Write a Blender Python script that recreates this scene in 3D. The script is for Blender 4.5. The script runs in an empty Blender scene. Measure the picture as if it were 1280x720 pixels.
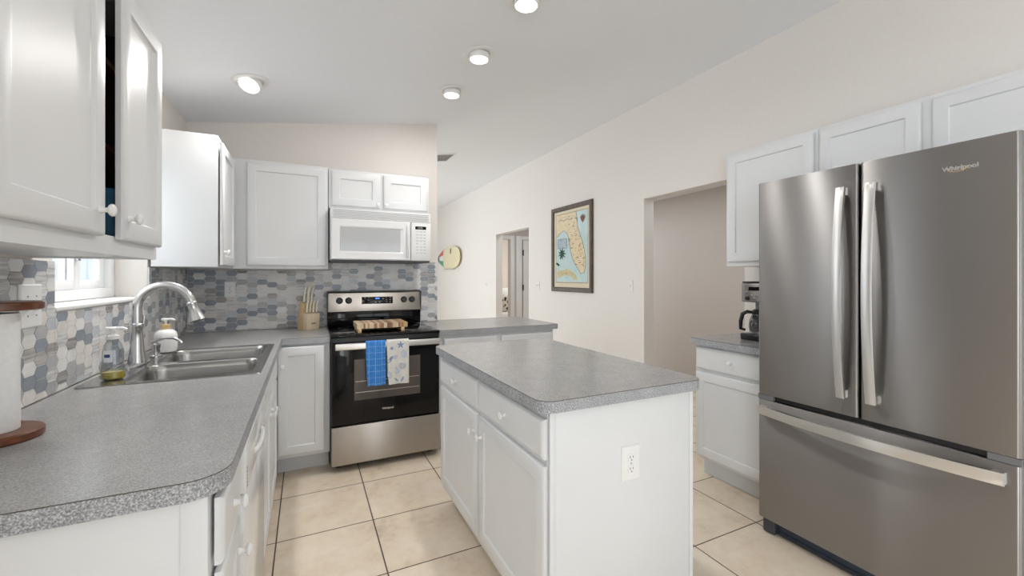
import bpy, bmesh, math, random
from mathutils import Vector, Matrix
random.seed(7)
SC = bpy.context.scene
COL = SC.collection

# ------------------------------------------------------------------ camera, world, exposure, daylight
YAW = math.atan(257 / 530)
cam = bpy.data.objects.new('camera', bpy.data.cameras.new('camera'))
COL.objects.link(cam)
cam.location = (0, 0, 1.31)
cam.rotation_euler = (math.radians(90), 0, -YAW)
cam.data.sensor_width = 36
cam.data.lens = 36 * 530 / 1280
cam.data.shift_y = -13 / 1280
cam.data.clip_start = 0.02
SC.camera = cam

SC.view_settings.view_transform = 'Standard'
SC.view_settings.look = 'None'
SC.view_settings.gamma = 1
SC.view_settings.use_curve_mapping = False
SC.view_settings.exposure = 0.04
SC.cycles.use_denoising = True
SC.cycles.max_bounces = 10
SC.cycles.diffuse_bounces = 6

world = bpy.data.worlds.new('world')
SC.world = world
world.use_nodes = True
world.node_tree.nodes['Background'].inputs[0].default_value = (0.90, 0.95, 1.0, 1)
world.node_tree.nodes['Background'].inputs[1].default_value = 2.2


def area_light(name, loc, rot, sx, sy, power, color=(0.87, 0.945, 1.0)):
    l = bpy.data.lights.new(name, 'AREA')
    l.shape = 'RECTANGLE'
    l.size, l.size_y = sx, sy
    l.energy = power
    l.color = color
    o = bpy.data.objects.new(name, l)
    o.location = loc
    o.rotation_euler = rot
    COL.objects.link(o)
    return o


R90 = math.radians(90)
# daylight through the glass doors behind the camera, the living-room window, the sink window; plus added fill panels
area_light('daylight_glass_door', (1.35, -3.75, 1.15), (R90, 0, 0), 2.7, 2.1, 8)
area_light('fill_rear_left', (-1.05, -1.6, 1.35), (0, -R90, 0), 1.5, 1.8, 50)  # added fill from the rear left, behind the camera
area_light('daylight_sink_window', (-1.3, 2.46, 1.78), (0, -R90, 0), 0.55, 0.9, 4)
area_light('fill_bedroom', (5.3, 8.8, 1.5), (0, R90, 0), 1.4, 1.6, 30, (1, .97, .9))  # added fill panel inside the bedroom, whose walls have no window
area_light('daylight_living_window', (-1.05, 7.2, 1.3), (0, -R90, 0), 2.0, 3.6, 66)
area_light('fill_hall', (3.5, 4.3, 2.39), (0, 0, 0), 0.5, 4.6, 22, (0.94, 0.97, 1.0))  # added fill panel under the closed hall ceiling, brightens the hall wall
LAMP_POWER = 6.2


# ------------------------------------------------------------------ node helpers and materials
def new_mat(name):
    m = bpy.data.materials.new(name)
    m.use_nodes = True
    return m, m.node_tree, m.node_tree.nodes['Principled BSDF']


def link(t, a, b):
    t.links.new(a, b)


def plain(name, rgb, rough=0.5, metal=0.0, spec=0.5, emit=None, es=0.0, coat=0.0):
    m, t, b = new_mat(name)
    b.inputs['Base Color'].default_value = (*rgb, 1)
    b.inputs['Roughness'].default_value = rough
    b.inputs['Metallic'].default_value = metal
    b.inputs['Specular IOR Level'].default_value = spec
    b.inputs['Coat Weight'].default_value = coat
    b.inputs['Coat Roughness'].default_value = 0.05
    if emit:
        b.inputs['Emission Color'].default_value = (*emit, 1)
        b.inputs['Emission Strength'].default_value = es
    return m


def coords(t, scale=(1, 1, 1)):
    c = t.nodes.new('ShaderNodeTexCoord')
    mp = t.nodes.new('ShaderNodeMapping')
    mp.inputs['Scale'].default_value = scale
    # generated from the world position so that every piece is continuous
    g = t.nodes.new('ShaderNodeNewGeometry')
    link(t, g.outputs['Position'], mp.inputs['Vector'])
    return mp.outputs['Vector']


def noise(t, vec, scale, detail=4, rough=0.55):
    n = t.nodes.new('ShaderNodeTexNoise')
    n.inputs['Scale'].default_value = scale
    n.inputs['Detail'].default_value = detail
    n.inputs['Roughness'].default_value = rough
    link(t, vec, n.inputs['Vector'])
    return n.outputs['Fac']


def ramp(t, fac, stops):
    r = t.nodes.new('ShaderNodeValToRGB')
    e = r.color_ramp.elements
    while len(e) < len(stops):
        e.new(0.5)
    for el, (p, c) in zip(e, stops):
        el.position = p
        el.color = (*c, 1)
    link(t, fac, r.inputs['Fac'])
    return r.outputs['Color']


def bump(t, b, fac, strength, dist=0.002):
    n = t.nodes.new('ShaderNodeBump')
    n.inputs['Strength'].default_value = strength
    n.inputs['Distance'].default_value = dist
    link(t, fac, n.inputs['Height'])
    link(t, n.outputs['Normal'], b.inputs['Normal'])


def noisy(name, stops, scale, rough=0.5, vs=(1, 1, 1), detail=4, bmp=0.0, spec=0.5, nr=0.55, metal=0):
    m, t, b = new_mat(name)
    v = coords(t, vs)
    f = noise(t, v, scale, detail, nr)
    link(t, ramp(t, f, stops), b.inputs['Base Color'])
    b.inputs['Roughness'].default_value = rough
    b.inputs['Specular IOR Level'].default_value = spec
    b.inputs['Metallic'].default_value = metal
    if bmp:
        bump(t, b, f, bmp)
    return m


def math_node(t, op, a, b_=None):
    n = t.nodes.new('ShaderNodeMath')
    n.operation = op
    for i, x in enumerate((a, b_)):
        if x is None:
            continue
        if isinstance(x, (int, float)):
            n.inputs[i].default_value = x
        else:
            link(t, x, n.inputs[i])
    return n.outputs[0]


def mix(t, fac, a, b_):
    n = t.nodes.new('ShaderNodeMix')
    n.data_type = 'RGBA'
    link(t, fac, n.inputs['Factor'])
    for s, x in (('A', a), ('B', b_)):
        i = [k for k in n.inputs if k.name == s and k.type == 'RGBA'][0]
        if isinstance(x, tuple):
            i.default_value = (*x, 1)
        else:
            link(t, x, i)
    return [k for k in n.outputs if k.type == 'RGBA'][0]


def floor_material():
    m, t, b = new_mat('beige_tile_floor')
    g = t.nodes.new('ShaderNodeNewGeometry')
    s = t.nodes.new('ShaderNodeSeparateXYZ')
    link(t, g.outputs['Position'], s.inputs[0])
    P = 0.46

    def line(comp, off):
        u = math_node(t, 'DIVIDE', math_node(t, 'SUBTRACT', comp, off), P)
        fr = math_node(t, 'FRACT', u)
        d = math_node(t, 'ABSOLUTE', math_node(t, 'SUBTRACT', fr, 0.5))
        return math_node(t, 'GREATER_THAN', d, 0.5 - 0.0032 / P), math_node(t, 'FLOOR', u)
    lx, ix = line(s.outputs[0], -0.135)
    ly, iy = line(s.outputs[1], 2.392)
    grout = math_node(t, 'MAXIMUM', lx, ly)
    cmb = t.nodes.new('ShaderNodeCombineXYZ')
    link(t, ix, cmb.inputs[0])
    link(t, iy, cmb.inputs[1])
    wn = t.nodes.new('ShaderNodeTexWhiteNoise')
    link(t, cmb.outputs[0], wn.inputs['Vector'])
    ofs = t.nodes.new('ShaderNodeVectorMath')
    ofs.operation = 'MULTIPLY_ADD'
    link(t, wn.outputs['Color'], ofs.inputs[0])
    ofs.inputs[1].default_value = (9, 9, 9)
    link(t, g.outputs['Position'], ofs.inputs[2])
    f = noise(t, ofs.outputs[0], 4.5, 6, 0.6)
    f2 = noise(t, ofs.outputs[0], 22, 4, 0.6)
    ff = math_node(t, 'ADD', math_node(t, 'MULTIPLY', f, 0.7), math_node(t, 'MULTIPLY', f2, 0.3))
    tile = ramp(t, ff, [(0.30, (0.58, 0.48, 0.36)), (0.45, (0.77, 0.65, 0.51)), (0.62, (0.84, 0.74, 0.61))])
    link(t, mix(t, grout, tile, (0.10, 0.07, 0.05)), b.inputs['Base Color'])
    b.inputs['Roughness'].default_value = 0.38
    bump(t, b, math_node(t, 'SUBTRACT', 1.0, grout), 0.4, 0.002)
    return m


def steel(name, rgb, rough, aniso=0.7, axis='Z', spread=(3, 3, 160)):
    m, t, b = new_mat(name)
    b.inputs['Base Color'].default_value = (*rgb, 1)
    b.inputs['Metallic'].default_value = 1
    b.inputs['Anisotropic'].default_value = aniso
    tg = t.nodes.new('ShaderNodeTangent')
    tg.direction_type = 'RADIAL'
    tg.axis = axis
    b.inputs['Anisotropic Rotation'].default_value = 0.25
    link(t, tg.outputs[0], b.inputs['Tangent'])
    v = coords(t, spread)
    f = noise(t, v, 6, 2)
    r = t.nodes.new('ShaderNodeMapRange')
    r.inputs['To Min'].default_value = rough * 0.94
    r.inputs['To Max'].default_value = rough * 1.06
    link(t, f, r.inputs['Value'])
    link(t, r.outputs[0], b.inputs['Roughness'])
    return m


def glass_mat(name, rgb=(1, 1, 1), rough=0.0):
    m, t, b = new_mat(name)
    b.inputs['Base Color'].default_value = (*rgb, 1)
    b.inputs['Transmission Weight'].default_value = 1
    b.inputs['Roughness'].default_value = rough
    b.inputs['IOR'].default_value = 1.45
    return m


def pane_mat(name, base=0.025, graze=0.5, tint=(1, 1, 1)):
    # thin pane: mostly clear, mirrors more towards grazing angles
    m = bpy.data.materials.new(name)
    m.use_nodes = True
    t = m.node_tree
    t.nodes.clear()
    o = t.nodes.new('ShaderNodeOutputMaterial')
    mx = t.nodes.new('ShaderNodeMixShader')
    lw = t.nodes.new('ShaderNodeLayerWeight')
    lw.inputs['Blend'].default_value = 0.5
    f = math_node(t, 'POWER', lw.outputs['Facing'], 4.0)
    f = math_node(t, 'ADD', math_node(t, 'MULTIPLY', f, graze), base)
    tr = t.nodes.new('ShaderNodeBsdfTransparent')
    tr.inputs[0].default_value = (*tint, 1)
    gl = t.nodes.new('ShaderNodeBsdfGlossy')
    gl.inputs['Roughness'].default_value = 0.02
    link(t, f, mx.inputs[0])
    link(t, tr.outputs[0], mx.inputs[1])
    link(t, gl.outputs[0], mx.inputs[2])
    link(t, mx.outputs[0], o.inputs[0])
    return m


M = {}
M['white'] = noisy('white_cabinet_paint', [(0.3, (0.725, 0.735, 0.742)), (0.7, (0.75, 0.76, 0.767))], 3, 0.38)
M['white_gloss'] = plain('white_gloss_enamel', (0.80, 0.80, 0.80), 0.12)
M['knob'] = plain('white_knob_ceramic', (0.84, 0.84, 0.83), 0.22)
M['toe'] = plain('grey_white_toe_board', (0.66, 0.67, 0.68), 0.5)
M['toe_hinge'] = plain('grey_hinge_plastic', (.16, .16, .165), .4)
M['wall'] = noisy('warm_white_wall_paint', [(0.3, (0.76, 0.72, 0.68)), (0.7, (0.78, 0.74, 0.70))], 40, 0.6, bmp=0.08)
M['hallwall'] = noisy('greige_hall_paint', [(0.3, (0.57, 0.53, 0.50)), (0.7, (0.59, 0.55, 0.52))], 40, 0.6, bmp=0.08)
M['ceil'] = noisy('flat_ceiling_paint', [(0.3, (0.83, 0.85, 0.88)), (0.7, (0.85, 0.87, 0.90))], 60, 0.8, bmp=0.25, detail=3)
M['trim'] = plain('white_trim_paint', (0.82, 0.82, 0.81), 0.35)
M['floor'] = floor_material()
M['steel'] = steel('brushed_stainless', (0.355, 0.343, 0.335), 0.37, 0.97)
M['steel_drawer'] = steel('range_drawer_stainless', (0.47, 0.44, 0.405), 0.34, 0.95)
M['steel_light'] = steel('satin_stainless', (0.84, 0.83, 0.81), 0.32)
M['steel_range'] = steel('range_stainless', (0.66, 0.61, 0.55), 0.30)
M['sink'] = steel('sink_stainless', (0.43, 0.425, 0.415), 0.22, 0.4, 'X', (120, 4, 4))
M['nickel'] = plain('brushed_nickel', (0.60, 0.60, 0.60), 0.24, 1)
M['chrome'] = plain('bright_chrome', (0.85, 0.85, 0.86), 0.1, 1)
M['black'] = plain('black_glass', (0.004, 0.004, 0.005), 0.06, spec=0.3)
M['blackp'] = plain('black_plastic', (0.012, 0.012, 0.013), 0.3)
M['darkgrey'] = plain('dark_grey_plastic', (0.05, 0.055, 0.065), 0.4)
M['ovenwin'] = noisy('oven_glass_room_reflection', [(0.3, (0.075, 0.062, 0.055)), (0.7, (0.135, 0.115, 0.10))], 2.2, 0.08)  # brownish tone stands in for the room reflected in the glass
M['rack'] = plain('oven_rack_wire', (0.5, 0.45, 0.4), 0.3, 0.8)
M['lens'] = plain('lit_lamp_lens', (1, 0.95, 0.85), 0.4, emit=(1, 0.93, 0.82), es=5.0)
M['plate'] = plain('white_plastic_plate', (0.84, 0.84, 0.83), 0.3)
M['slot'] = plain('dark_socket_slot', (0.06, 0.06, 0.06), 0.5)
M['display'] = plain('display_blue_digits', (0.02, 0.06, 0.2), 0.3, emit=(0.1, 0.35, 1), es=0.9)
M['mark'] = plain('pale_print', (0.6, 0.6, 0.6), 0.4)
M['greymark'] = plain('grey_print', (0.45, 0.45, 0.45), 0.5)
M['microwin'] = noisy('microwave_mesh_window', [(0.35, (0.46, 0.47, 0.48)), (0.65, (0.50, 0.51, 0.52))], 300, 0.07, detail=1, spec=0.7)
M['pane'] = pane_mat('clear_pane')
M['vinyl'] = plain('white_vinyl', (0.83, 0.84, 0.85), 0.3)
M['grout'] = plain('pale_grout', (0.76, 0.75, 0.735), 0.7)
M['wood_red'] = noisy('red_brown_wood', [(0.3, (0.085, 0.026, 0.012)), (0.55, (0.15, 0.048, 0.019)), (0.75, (0.21, 0.075, 0.03))], 5, 0.3, (2, 12, 12))
M['bamboo'] = noisy('pale_beech_wood', [(0.3, (0.62, 0.42, 0.20)), (0.7, (0.74, 0.54, 0.30))], 7, 0.4, (14, 14, 1.2))
M['bamboo_pale'] = noisy('pale_maple_wood', [(0.3, (0.70, 0.56, 0.38)), (0.7, (0.78, 0.66, 0.48))], 7, 0.4, (14, 14, 1.2))
M['paper'] = noisy('paper_towel', [(0.3, (0.80, 0.80, 0.79)), (0.7, (0.86, 0.86, 0.85))], 90, 0.9, bmp=0.3)
M['cream'] = plain('cream_plastic', (0.78, 0.74, 0.62), 0.3)
M['blueb'] = plain('blue_card', (0.015, 0.13, 0.24), 0.5)


def lam(name, stops, scale, rough):
    m, t, b = new_mat(name)
    v = coords(t)
    f = noise(t, v, scale, 3, 0.7)
    f2 = noise(t, v, 12, 2)
    ff = math_node(t, 'ADD', math_node(t, 'MULTIPLY', f, 0.9), math_node(t, 'MULTIPLY', f2, 0.1))
    link(t, ramp(t, ff, stops), b.inputs['Base Color'])
    b.inputs['Roughness'].default_value = rough
    return m


M['lam'] = lam('grey_speckled_laminate', [(0.36, (0.21, 0.21, 0.21)), (0.50, (0.33, 0.325, 0.325)), (0.64, (0.46, 0.455, 0.455))], 330, 0.23)
M['lam_edge'] = lam('grey_speckled_edge', [(0.36, (0.15, 0.16, 0.17)), (0.50, (0.33, 0.34, 0.36)), (0.62, (0.60, 0.61, 0.63))], 270, 0.4)
M['seam'] = plain('dark_laminate_seam', (0.07, 0.055, 0.045), 0.5)


def tile_mat(name, base, streak, amount):
    m, t, b = new_mat(name)
    v = coords(t, (7, 7, 130))
    f = noise(t, v, 1.0, 3, 0.6)
    v2 = coords(t, (1, 1, 1))
    f2 = noise(t, v2, 16, 3)
    ff = math_node(t, 'ADD', math_node(t, 'MULTIPLY', f, amount), math_node(t, 'MULTIPLY', f2, 1 - amount))
    link(t, ramp(t, ff, [(0.38, base), (0.62, streak)]), b.inputs['Base Color'])
    b.inputs['Roughness'].default_value = 0.22
    return m


TILES = [
    (tile_mat('tile_white_marble', (0.78, 0.775, 0.765), (0.68, 0.675, 0.665), 0.4), 28),
    (tile_mat('tile_cream_marble', (0.74, 0.715, 0.68), (0.64, 0.61, 0.58), 0.4), 13),
    (tile_mat('tile_pale_streak', (0.76, 0.755, 0.75), (0.46, 0.455, 0.455), 0.85), 15),
    (tile_mat('tile_mid_grey', (0.40, 0.40, 0.41), (0.46, 0.46, 0.47), 0.3), 12),
    (tile_mat('tile_blue_grey', (0.235, 0.262, 0.305), (0.29, 0.317, 0.358), 0.3), 22),
    (tile_mat('tile_pale_blue', (0.47, 0.50, 0.54), (0.55, 0.575, 0.61), 0.3), 9),
    (tile_mat('tile_taupe_streak', (0.55, 0.52, 0.495), (0.30, 0.285, 0.275), 0.85), 6),
    (tile_mat('tile_dark_streak', (0.20, 0.195, 0.20), (0.42, 0.40, 0.38), 0.9), 4),
]


# ------------------------------------------------------------------ object helpers
ROOTLOC = {}


def tag(o, label=None, cat=None, group=None, kind=None):
    if label:
        o['label'] = label
    if cat:
        o['category'] = cat
    if group:
        o['group'] = group
    if kind:
        o['kind'] = kind
    return o


def thing(name, label, cat, loc, group=None):
    o = bpy.data.objects.new(name, None)
    o.empty_display_size = 0.05
    o.location = loc
    COL.objects.link(o)
    ROOTLOC[o] = Vector(loc)
    return tag(o, label, cat, group)


class Fr:
    """local frame: u along a front, n outwards from it, z up"""
    def __init__(self, o, u, n):
        self.o, self.u, self.n = Vector((*o, 0)), Vector((*u, 0)), Vector((*n, 0))

    def p(self, u, n, z):
        return self.o + self.u * u + self.n * n + Vector((0, 0, z))


WORLD = Fr((0, 0), (1, 0), (0, 1))


class MB:
    def __init__(self):
        self.bm = bmesh.new()
        self.mi = 0

    def face(self, vs):
        try:
            f = self.bm.faces.new(vs)
            f.material_index = self.mi
            return f
        except ValueError:
            return None

    def box(self, u0, u1, n0, n1, z0, z1, fr=WORLD):
        v = [self.bm.verts.new(fr.p(u, n, z)) for z in (z0, z1) for u, n in ((u0, n0), (u1, n0), (u1, n1), (u0, n1))]
        for q in ((3, 2, 1, 0), (4, 5, 6, 7), (0, 1, 5, 4), (1, 2, 6, 5), (2, 3, 7, 6), (3, 0, 4, 7)):
            self.face([v[i] for i in q])
        return self

    def loops(self, loops, cap0=True, cap1=True, closed=True):
        rows = [[self.bm.verts.new(p) for p in l] for l in loops]
        n = len(rows[0])
        for a, b in zip(rows, rows[1:]):
            for i in range(n if closed else n - 1):
                j = (i + 1) % n
                self.face([a[i], a[j], b[j], b[i]])
        if cap0:
            self.face(rows[0][::-1])
        if cap1:
            self.face(rows[-1])
        return self

    def rings(self, u0, u1, z0, z1, prof, fr):
        """rectangular rings (inset, n) stacked outwards: cabinet doors, drawer fronts, frames"""
        L = []
        for i, n in prof:
            L.append([fr.p(u0 + i, n, z0 + i), fr.p(u1 - i, n, z0 + i), fr.p(u1 - i, n, z1 - i), fr.p(u0 + i, n, z1 - i)])
        return self.loops(L)

    def lathe(self, prof, o, axis=(0, 0, 1), seg=24, cap0=True, cap1=True):
        a = Vector(axis).normalized()
        x = a.orthogonal().normalized()
        y = a.cross(x)
        o = Vector(o)
        L = []
        for r, h in prof:
            L.append([o + a * h + (x * math.cos(2 * math.pi * k / seg) + y * math.sin(2 * math.pi * k / seg)) * max(r, 1e-4) for k in range(seg)])
        return self.loops(L, cap0, cap1)

    def tube(self, pts, r, seg=14):
        pts = [Vector(p) for p in pts]
        rs = r if isinstance(r, (list, tuple)) else [r] * len(pts)
        L = []
        t0 = (pts[1] - pts[0]).normalized()
        x = t0.orthogonal().normalized()
        for i, p in enumerate(pts):
            t = (pts[min(i + 1, len(pts) - 1)] - pts[max(i - 1, 0)]).normalized()
            x = (x - t * x.dot(t)).normalized()
            y = t.cross(x)
            L.append([p + (x * math.cos(2 * math.pi * k / seg) + y * math.sin(2 * math.pi * k / seg)) * rs[i] for k in range(seg)])
        return self.loops(L)

    def prism(self, pts, z0, z1):
        return self.loops([[Vector((x, y, z0)) for x, y in pts], [Vector((x, y, z1)) for x, y in pts]])

    def poly(self, pts, side, holes=()):
        """flat polygon with holes in 3-D points"""
        edges = []
        for lp in (pts, *holes):
            vs = [self.bm.verts.new(p) for p in lp]
            for i in range(len(vs)):
                edges.append(self.bm.edges.new((vs[i], vs[(i + 1) % len(vs)])))
        g = bmesh.ops.triangle_fill(self.bm, use_beauty=True, use_dissolve=False, edges=edges, normal=side)
        for f in g['geom']:
            if isinstance(f, bmesh.types.BMFace):
                f.material_index = self.mi
        return self

    def build(self, name, mat, parent=None, bevel=0.0, smooth=35, seg=2, recalc=True, weld=False):
        bm = self.bm
        if weld:
            bmesh.ops.remove_doubles(bm, verts=bm.verts, dist=1e-5)
        if recalc:
            bmesh.ops.recalc_face_normals(bm, faces=bm.faces)
        if bevel:
            es = [e for e in bm.edges if len(e.link_faces) == 2 and e.calc_face_angle(0) > 0.5]
            bmesh.ops.bevel(bm, geom=es, offset=bevel, segments=seg, profile=0.5, affect='EDGES', clamp_overlap=True)
        me = bpy.data.meshes.new(name)
        root = parent
        while root is not None and root.parent is not None:
            root = root.parent
        if root is not None:
            bmesh.ops.translate(bm, verts=bm.verts, vec=-ROOTLOC[root])
        bm.to_mesh(me)
        bm.free()
        for mm in (mat if isinstance(mat, (list, tuple)) else [mat]):
            me.materials.append(mm)
        for p in me.polygons:
            p.use_smooth = True
        me.set_sharp_from_angle(angle=math.radians(smooth))
        o = bpy.data.objects.new(name, me)
        COL.objects.link(o)
        if parent is not None:
            o.parent = parent
        return o


def rebase(o, loc):
    """move a top-level mesh's origin to its base"""
    o.data.transform(Matrix.Translation(-Vector(loc)))
    o.location = loc
    return o


def struct(name, mb, mat, **k):
    return tag(mb.build(name, mat, **k), kind='structure')


def rounded(pts, rad, seg=8):
    """polygon with rounded corners; rad per corner"""
    out = []
    n = len(pts)
    for i in range(n):
        p = Vector(pts[i])
        r = rad[i] if isinstance(rad, (list, tuple)) else rad
        if r <= 0:
            out.append(tuple(p))
            continue
        a = (Vector(pts[i - 1]) - p).normalized()
        b = (Vector(pts[(i + 1) % n]) - p).normalized()
        c = p + (a + b) * r
        q0, q1 = p + a * r - c, p + b * r - c
        a0 = math.atan2(q0.y, q0.x)
        a1 = math.atan2(q1.y, q1.x)
        d = (a1 - a0 + math.pi) % (2 * math.pi) - math.pi
        for k in range(seg + 1):
            t = a0 + d * k / seg
            out.append((c.x + r * math.cos(t), c.y + r * math.sin(t)))
    return out


def rect(x0, x1, y0, y1):
    return [(x0, y0), (x1, y0), (x1, y1), (x0, y1)]


def lettering(text, size, fr, u, n, z, name, mat, parent, flip=1, depth=0.0012, bold=0.0, shear=0.0):
    c = bpy.data.curves.new(name, 'FONT')
    c.body = text
    c.size = size
    c.extrude = depth
    c.offset = bold
    c.shear = shear
    c.resolution_u = 3
    t = bpy.data.objects.new(name, c)
    COL.objects.link(t)
    bpy.context.view_layer.update()
    me = bpy.data.meshes.new_from_object(t.evaluated_get(bpy.context.evaluated_depsgraph_get()))
    COL.objects.unlink(t)
    bpy.data.objects.remove(t)
    mb = MB()
    vm = [mb.bm.verts.new(fr.p(u + flip * v.co.x, n + v.co.z, z + v.co.y)) for v in me.vertices]
    for p in me.polygons:
        mb.face([vm[i] for i in p.vertices])
    bpy.data.meshes.remove(me)
    return mb.build(name, mat, parent)


# ------------------------------------------------------------------ the room
XL, XR, YB, YR, YF = -0.78, 2.90, 3.77, -3.5, 10.7
def zc(x):
    return 2.43 + 0.148 * (x + 0.78)


mb = MB()
mb.box(-1.0, 5.6, -3.7, 10.9, -0.1, 0.0)
struct('floor', mb, M['floor'])

mb = MB()
L = []
for y in (-3.7, 10.9):
    L.append([Vector((-1.0, y, zc(-1.0))), Vector((3.03, y, zc(3.03))), Vector((3.03, y, zc(3.03) + 0.12)), Vector((-1.0, y, zc(-1.0) + 0.12))])
mb.loops(L)
struct('ceiling', mb, M['ceil'])


def wall_x(name, x0, x1, y0, y1, z1, holes, mat):
    """wall in a plane of constant x with rectangular openings (ya, yb, za, zb)"""
    mb = MB()
    y = y0
    for ya, yb, za, zb in sorted(holes):
        if ya > y:
            mb.box(x0, x1, y, ya, 0, z1)
        if za > 0:
            mb.box(x0, x1, ya, yb, 0, za)
        if zb < z1:
            mb.box(x0, x1, ya, yb, zb, z1)
        y = yb
    mb.box(x0, x1, y, y1, 0, z1)
    return struct(name, mb, mat, weld=False)


WY0, WY1, WZ0, WZ1 = 1.985, 2.945, 1.192, 2.05
wall_x('wall_left', XL - 0.2, XL, YR - 0.2, YF + 0.2, zc(XL), [(-2.5, -0.7, 0.6, 2.1), (WY0, WY1, WZ0, WZ1), (5.4, 9.0, 0.3, 2.3)], M['wall'])  # rear-left opening is added to let the fill light in
DA0, DA1, DAZ = 2.06, 3.092, 2.062
DB0, DB1, DBZ = 5.423, 6.604, 2.04
wall_x('wall_right', XR, XR + 0.12, YR - 0.2, YF + 0.2, zc(XR), [(DA0, DA1, 0, DAZ), (DB0, DB1, 0, DBZ)], M['wall'])

PX = 1.072
mb = MB()
L = []
for y in (YB, YB + 0.06):
    L.append([Vector((XL, y, 0)), Vector((PX, y, 0)), Vector((PX, y, zc(PX))), Vector((XL, y, zc(XL)))])
mb.loops(L)
struct('wall_back', mb, M['wall'])
mb = MB()
L = []
for y in (YF, YF + 0.15):
    L.append([Vector((XL, y, 0)), Vector((XR, y, 0)), Vector((XR, y, zc(XR))), Vector((XL, y, zc(XL)))])
mb.loops(L)
struct('wall_far', mb, M['wall'])
# wall behind the camera with the glass door opening
mb = MB()
mb.box(XL, 0.0, YR - 0.15, YR, 0, 2.4)
mb.box(2.7, XR, YR - 0.15, YR, 0, 2.4)
mb.box(0.0, 2.7, YR - 0.15, YR, 2.17, 2.4)
L = []
for y in (YR - 0.15, YR):
    L.append([Vector((XL, y, 2.4)), Vector((XR, y, 2.4)), Vector((XR, y, zc(XR))), Vector((XL, y, zc(XL)))])
mb.loops(L)
struct('wall_rear', mb, M['wall'])
# glass door behind the camera
mb = MB()
fr = Fr((0, YR - 0.08), (1, 0), (0, 1))
for a, b in ((0.0, 1.38), (1.33, 2.7)):
    mb.box(a, a + 0.07, -.02, .02, 0.0, 2.17, fr)
    mb.box(b - 0.07, b, -.02, .02, 0.0, 2.17, fr)
    mb.box(a + .07, b - .07, -.02, .02, 0.0, 0.08, fr)
    mb.box(a + .07, b - .07, -.02, .02, 2.09, 2.17, fr)
struct('door_1', mb, M['vinyl'])

# hallway behind the right-hand wall
mb = MB()
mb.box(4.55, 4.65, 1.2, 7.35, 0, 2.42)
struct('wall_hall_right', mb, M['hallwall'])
mb = MB()
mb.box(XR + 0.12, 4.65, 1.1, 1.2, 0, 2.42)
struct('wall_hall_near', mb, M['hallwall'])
HX0, HX1 = 3.06, 3.46      # bedroom opening
HY = 7.2
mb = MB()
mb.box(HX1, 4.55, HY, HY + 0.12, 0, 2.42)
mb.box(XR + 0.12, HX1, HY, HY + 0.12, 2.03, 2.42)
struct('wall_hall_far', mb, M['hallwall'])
mb = MB()
mb.box(XR + 0.12, 5.5, 1.1, 10.5, 2.42, 2.5)
struct('ceiling_hall', mb, M['ceil'])
mb = MB()
mb.box(XR + 0.12, 5.5, 10.3, 10.4, 0, 2.42)
mb.box(5.4, 5.5, 7.32, 10.3, 0, 2.42)
struct('wall_bedroom_far', mb, M['hallwall'])
# bedroom opening casing, hall door in its frame with black hinges
frh = Fr((0, HY), (1, 0), (0, -1))
mb = MB()
mb.box(HX1 - 0.0, HX1 + 0.075, 0.001, 0.018, 0, 2.10, frh)
mb.box(XR + 0.12, HX1, 0.001, 0.018, 2.03, 2.10, frh)
struct('trim_1', mb, M['trim'], bevel=0.003)
d = thing('closet_door', 'white hinged door at the end of the hallway seen through the narrow doorway', 'door', (3.85, HY, 0))
mb = MB()
mb.box(3.575, 3.70, 0.001, 0.02, 0.004, 2.10, frh)
mb.box(3.70, 4.5, 0.001, 0.02, 2.03, 2.10, frh)
mb.build('door_frame', M['trim'], d, 0.003)
mb = MB()
mb.rings(3.715, 4.47, 0.01, 2.02, [(0, 0.001), (0, 0.03), (0.1, 0.03), (0.11, 0.02)], frh)
leaf = mb.build('door_leaf', M['trim'], d)
for z in (0.35, 1.12, 1.78):
    mb = MB()
    mb.box(3.698, 3.72, 0.03, 0.045, z - .05, z + .05, frh)
    mb.lathe([(.009, -.055), (.009, .055)], frh.p(3.709, .047, z), seg=10)
    mb.build('hinge', M['blackp'], d)
mb = MB()
mb.box(3.7005, 3.7145, 0.001, 0.006, 0.01, 2.02, frh)  # black strip between frame and leaf
mb.build('door_gap_strip', M['blackp'], d)
# bed with a patterned cushion in the bedroom
bed = thing('bed', 'bed with pale cover in the bedroom seen through the hallway', 'bed', (3.55, 9.0, 0))
mb = MB()
mb.box(3.1, 4.5, 8.3, 9.9, 0.15, 0.32)
mb.build('bed_base', M['trim'], bed, 0.01)
mb = MB()
mb.box(3.08, 4.52, 8.28, 9.9, 0.325, 0.56)
mb.build('mattress', M['paper'], bed, 0.05, seg=4)
for x in (3.15, 4.4):
    for y in (8.35, 9.8):
        mb = MB()
        mb.lathe([(.03, 0), (.035, .149)], (x, y, 0.001), seg=12)
        mb.build('leg', M['wood_red'], bed)


def pattern_mat():
    m, t, b = new_mat('black_floral_fabric')
    v = coords(t)
    n = t.nodes.new('ShaderNodeTexVoronoi')
    n.inputs['Scale'].default_value = 13
    link(t, v, n.inputs['Vector'])
    f = noise(t, v, 26, 3)
    ff = math_node(t, 'ADD', math_node(t, 'MULTIPLY', n.outputs['Distance'], 0.8), math_node(t, 'MULTIPLY', f, 0.5))
    link(t, ramp(t, ff, [(0.50, (0.03, 0.028, 0.025)), (0.56, (0.62, 0.57, 0.50))]), b.inputs['Base Color'])
    b.inputs['Roughness'].default_value = 0.9
    return m


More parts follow.
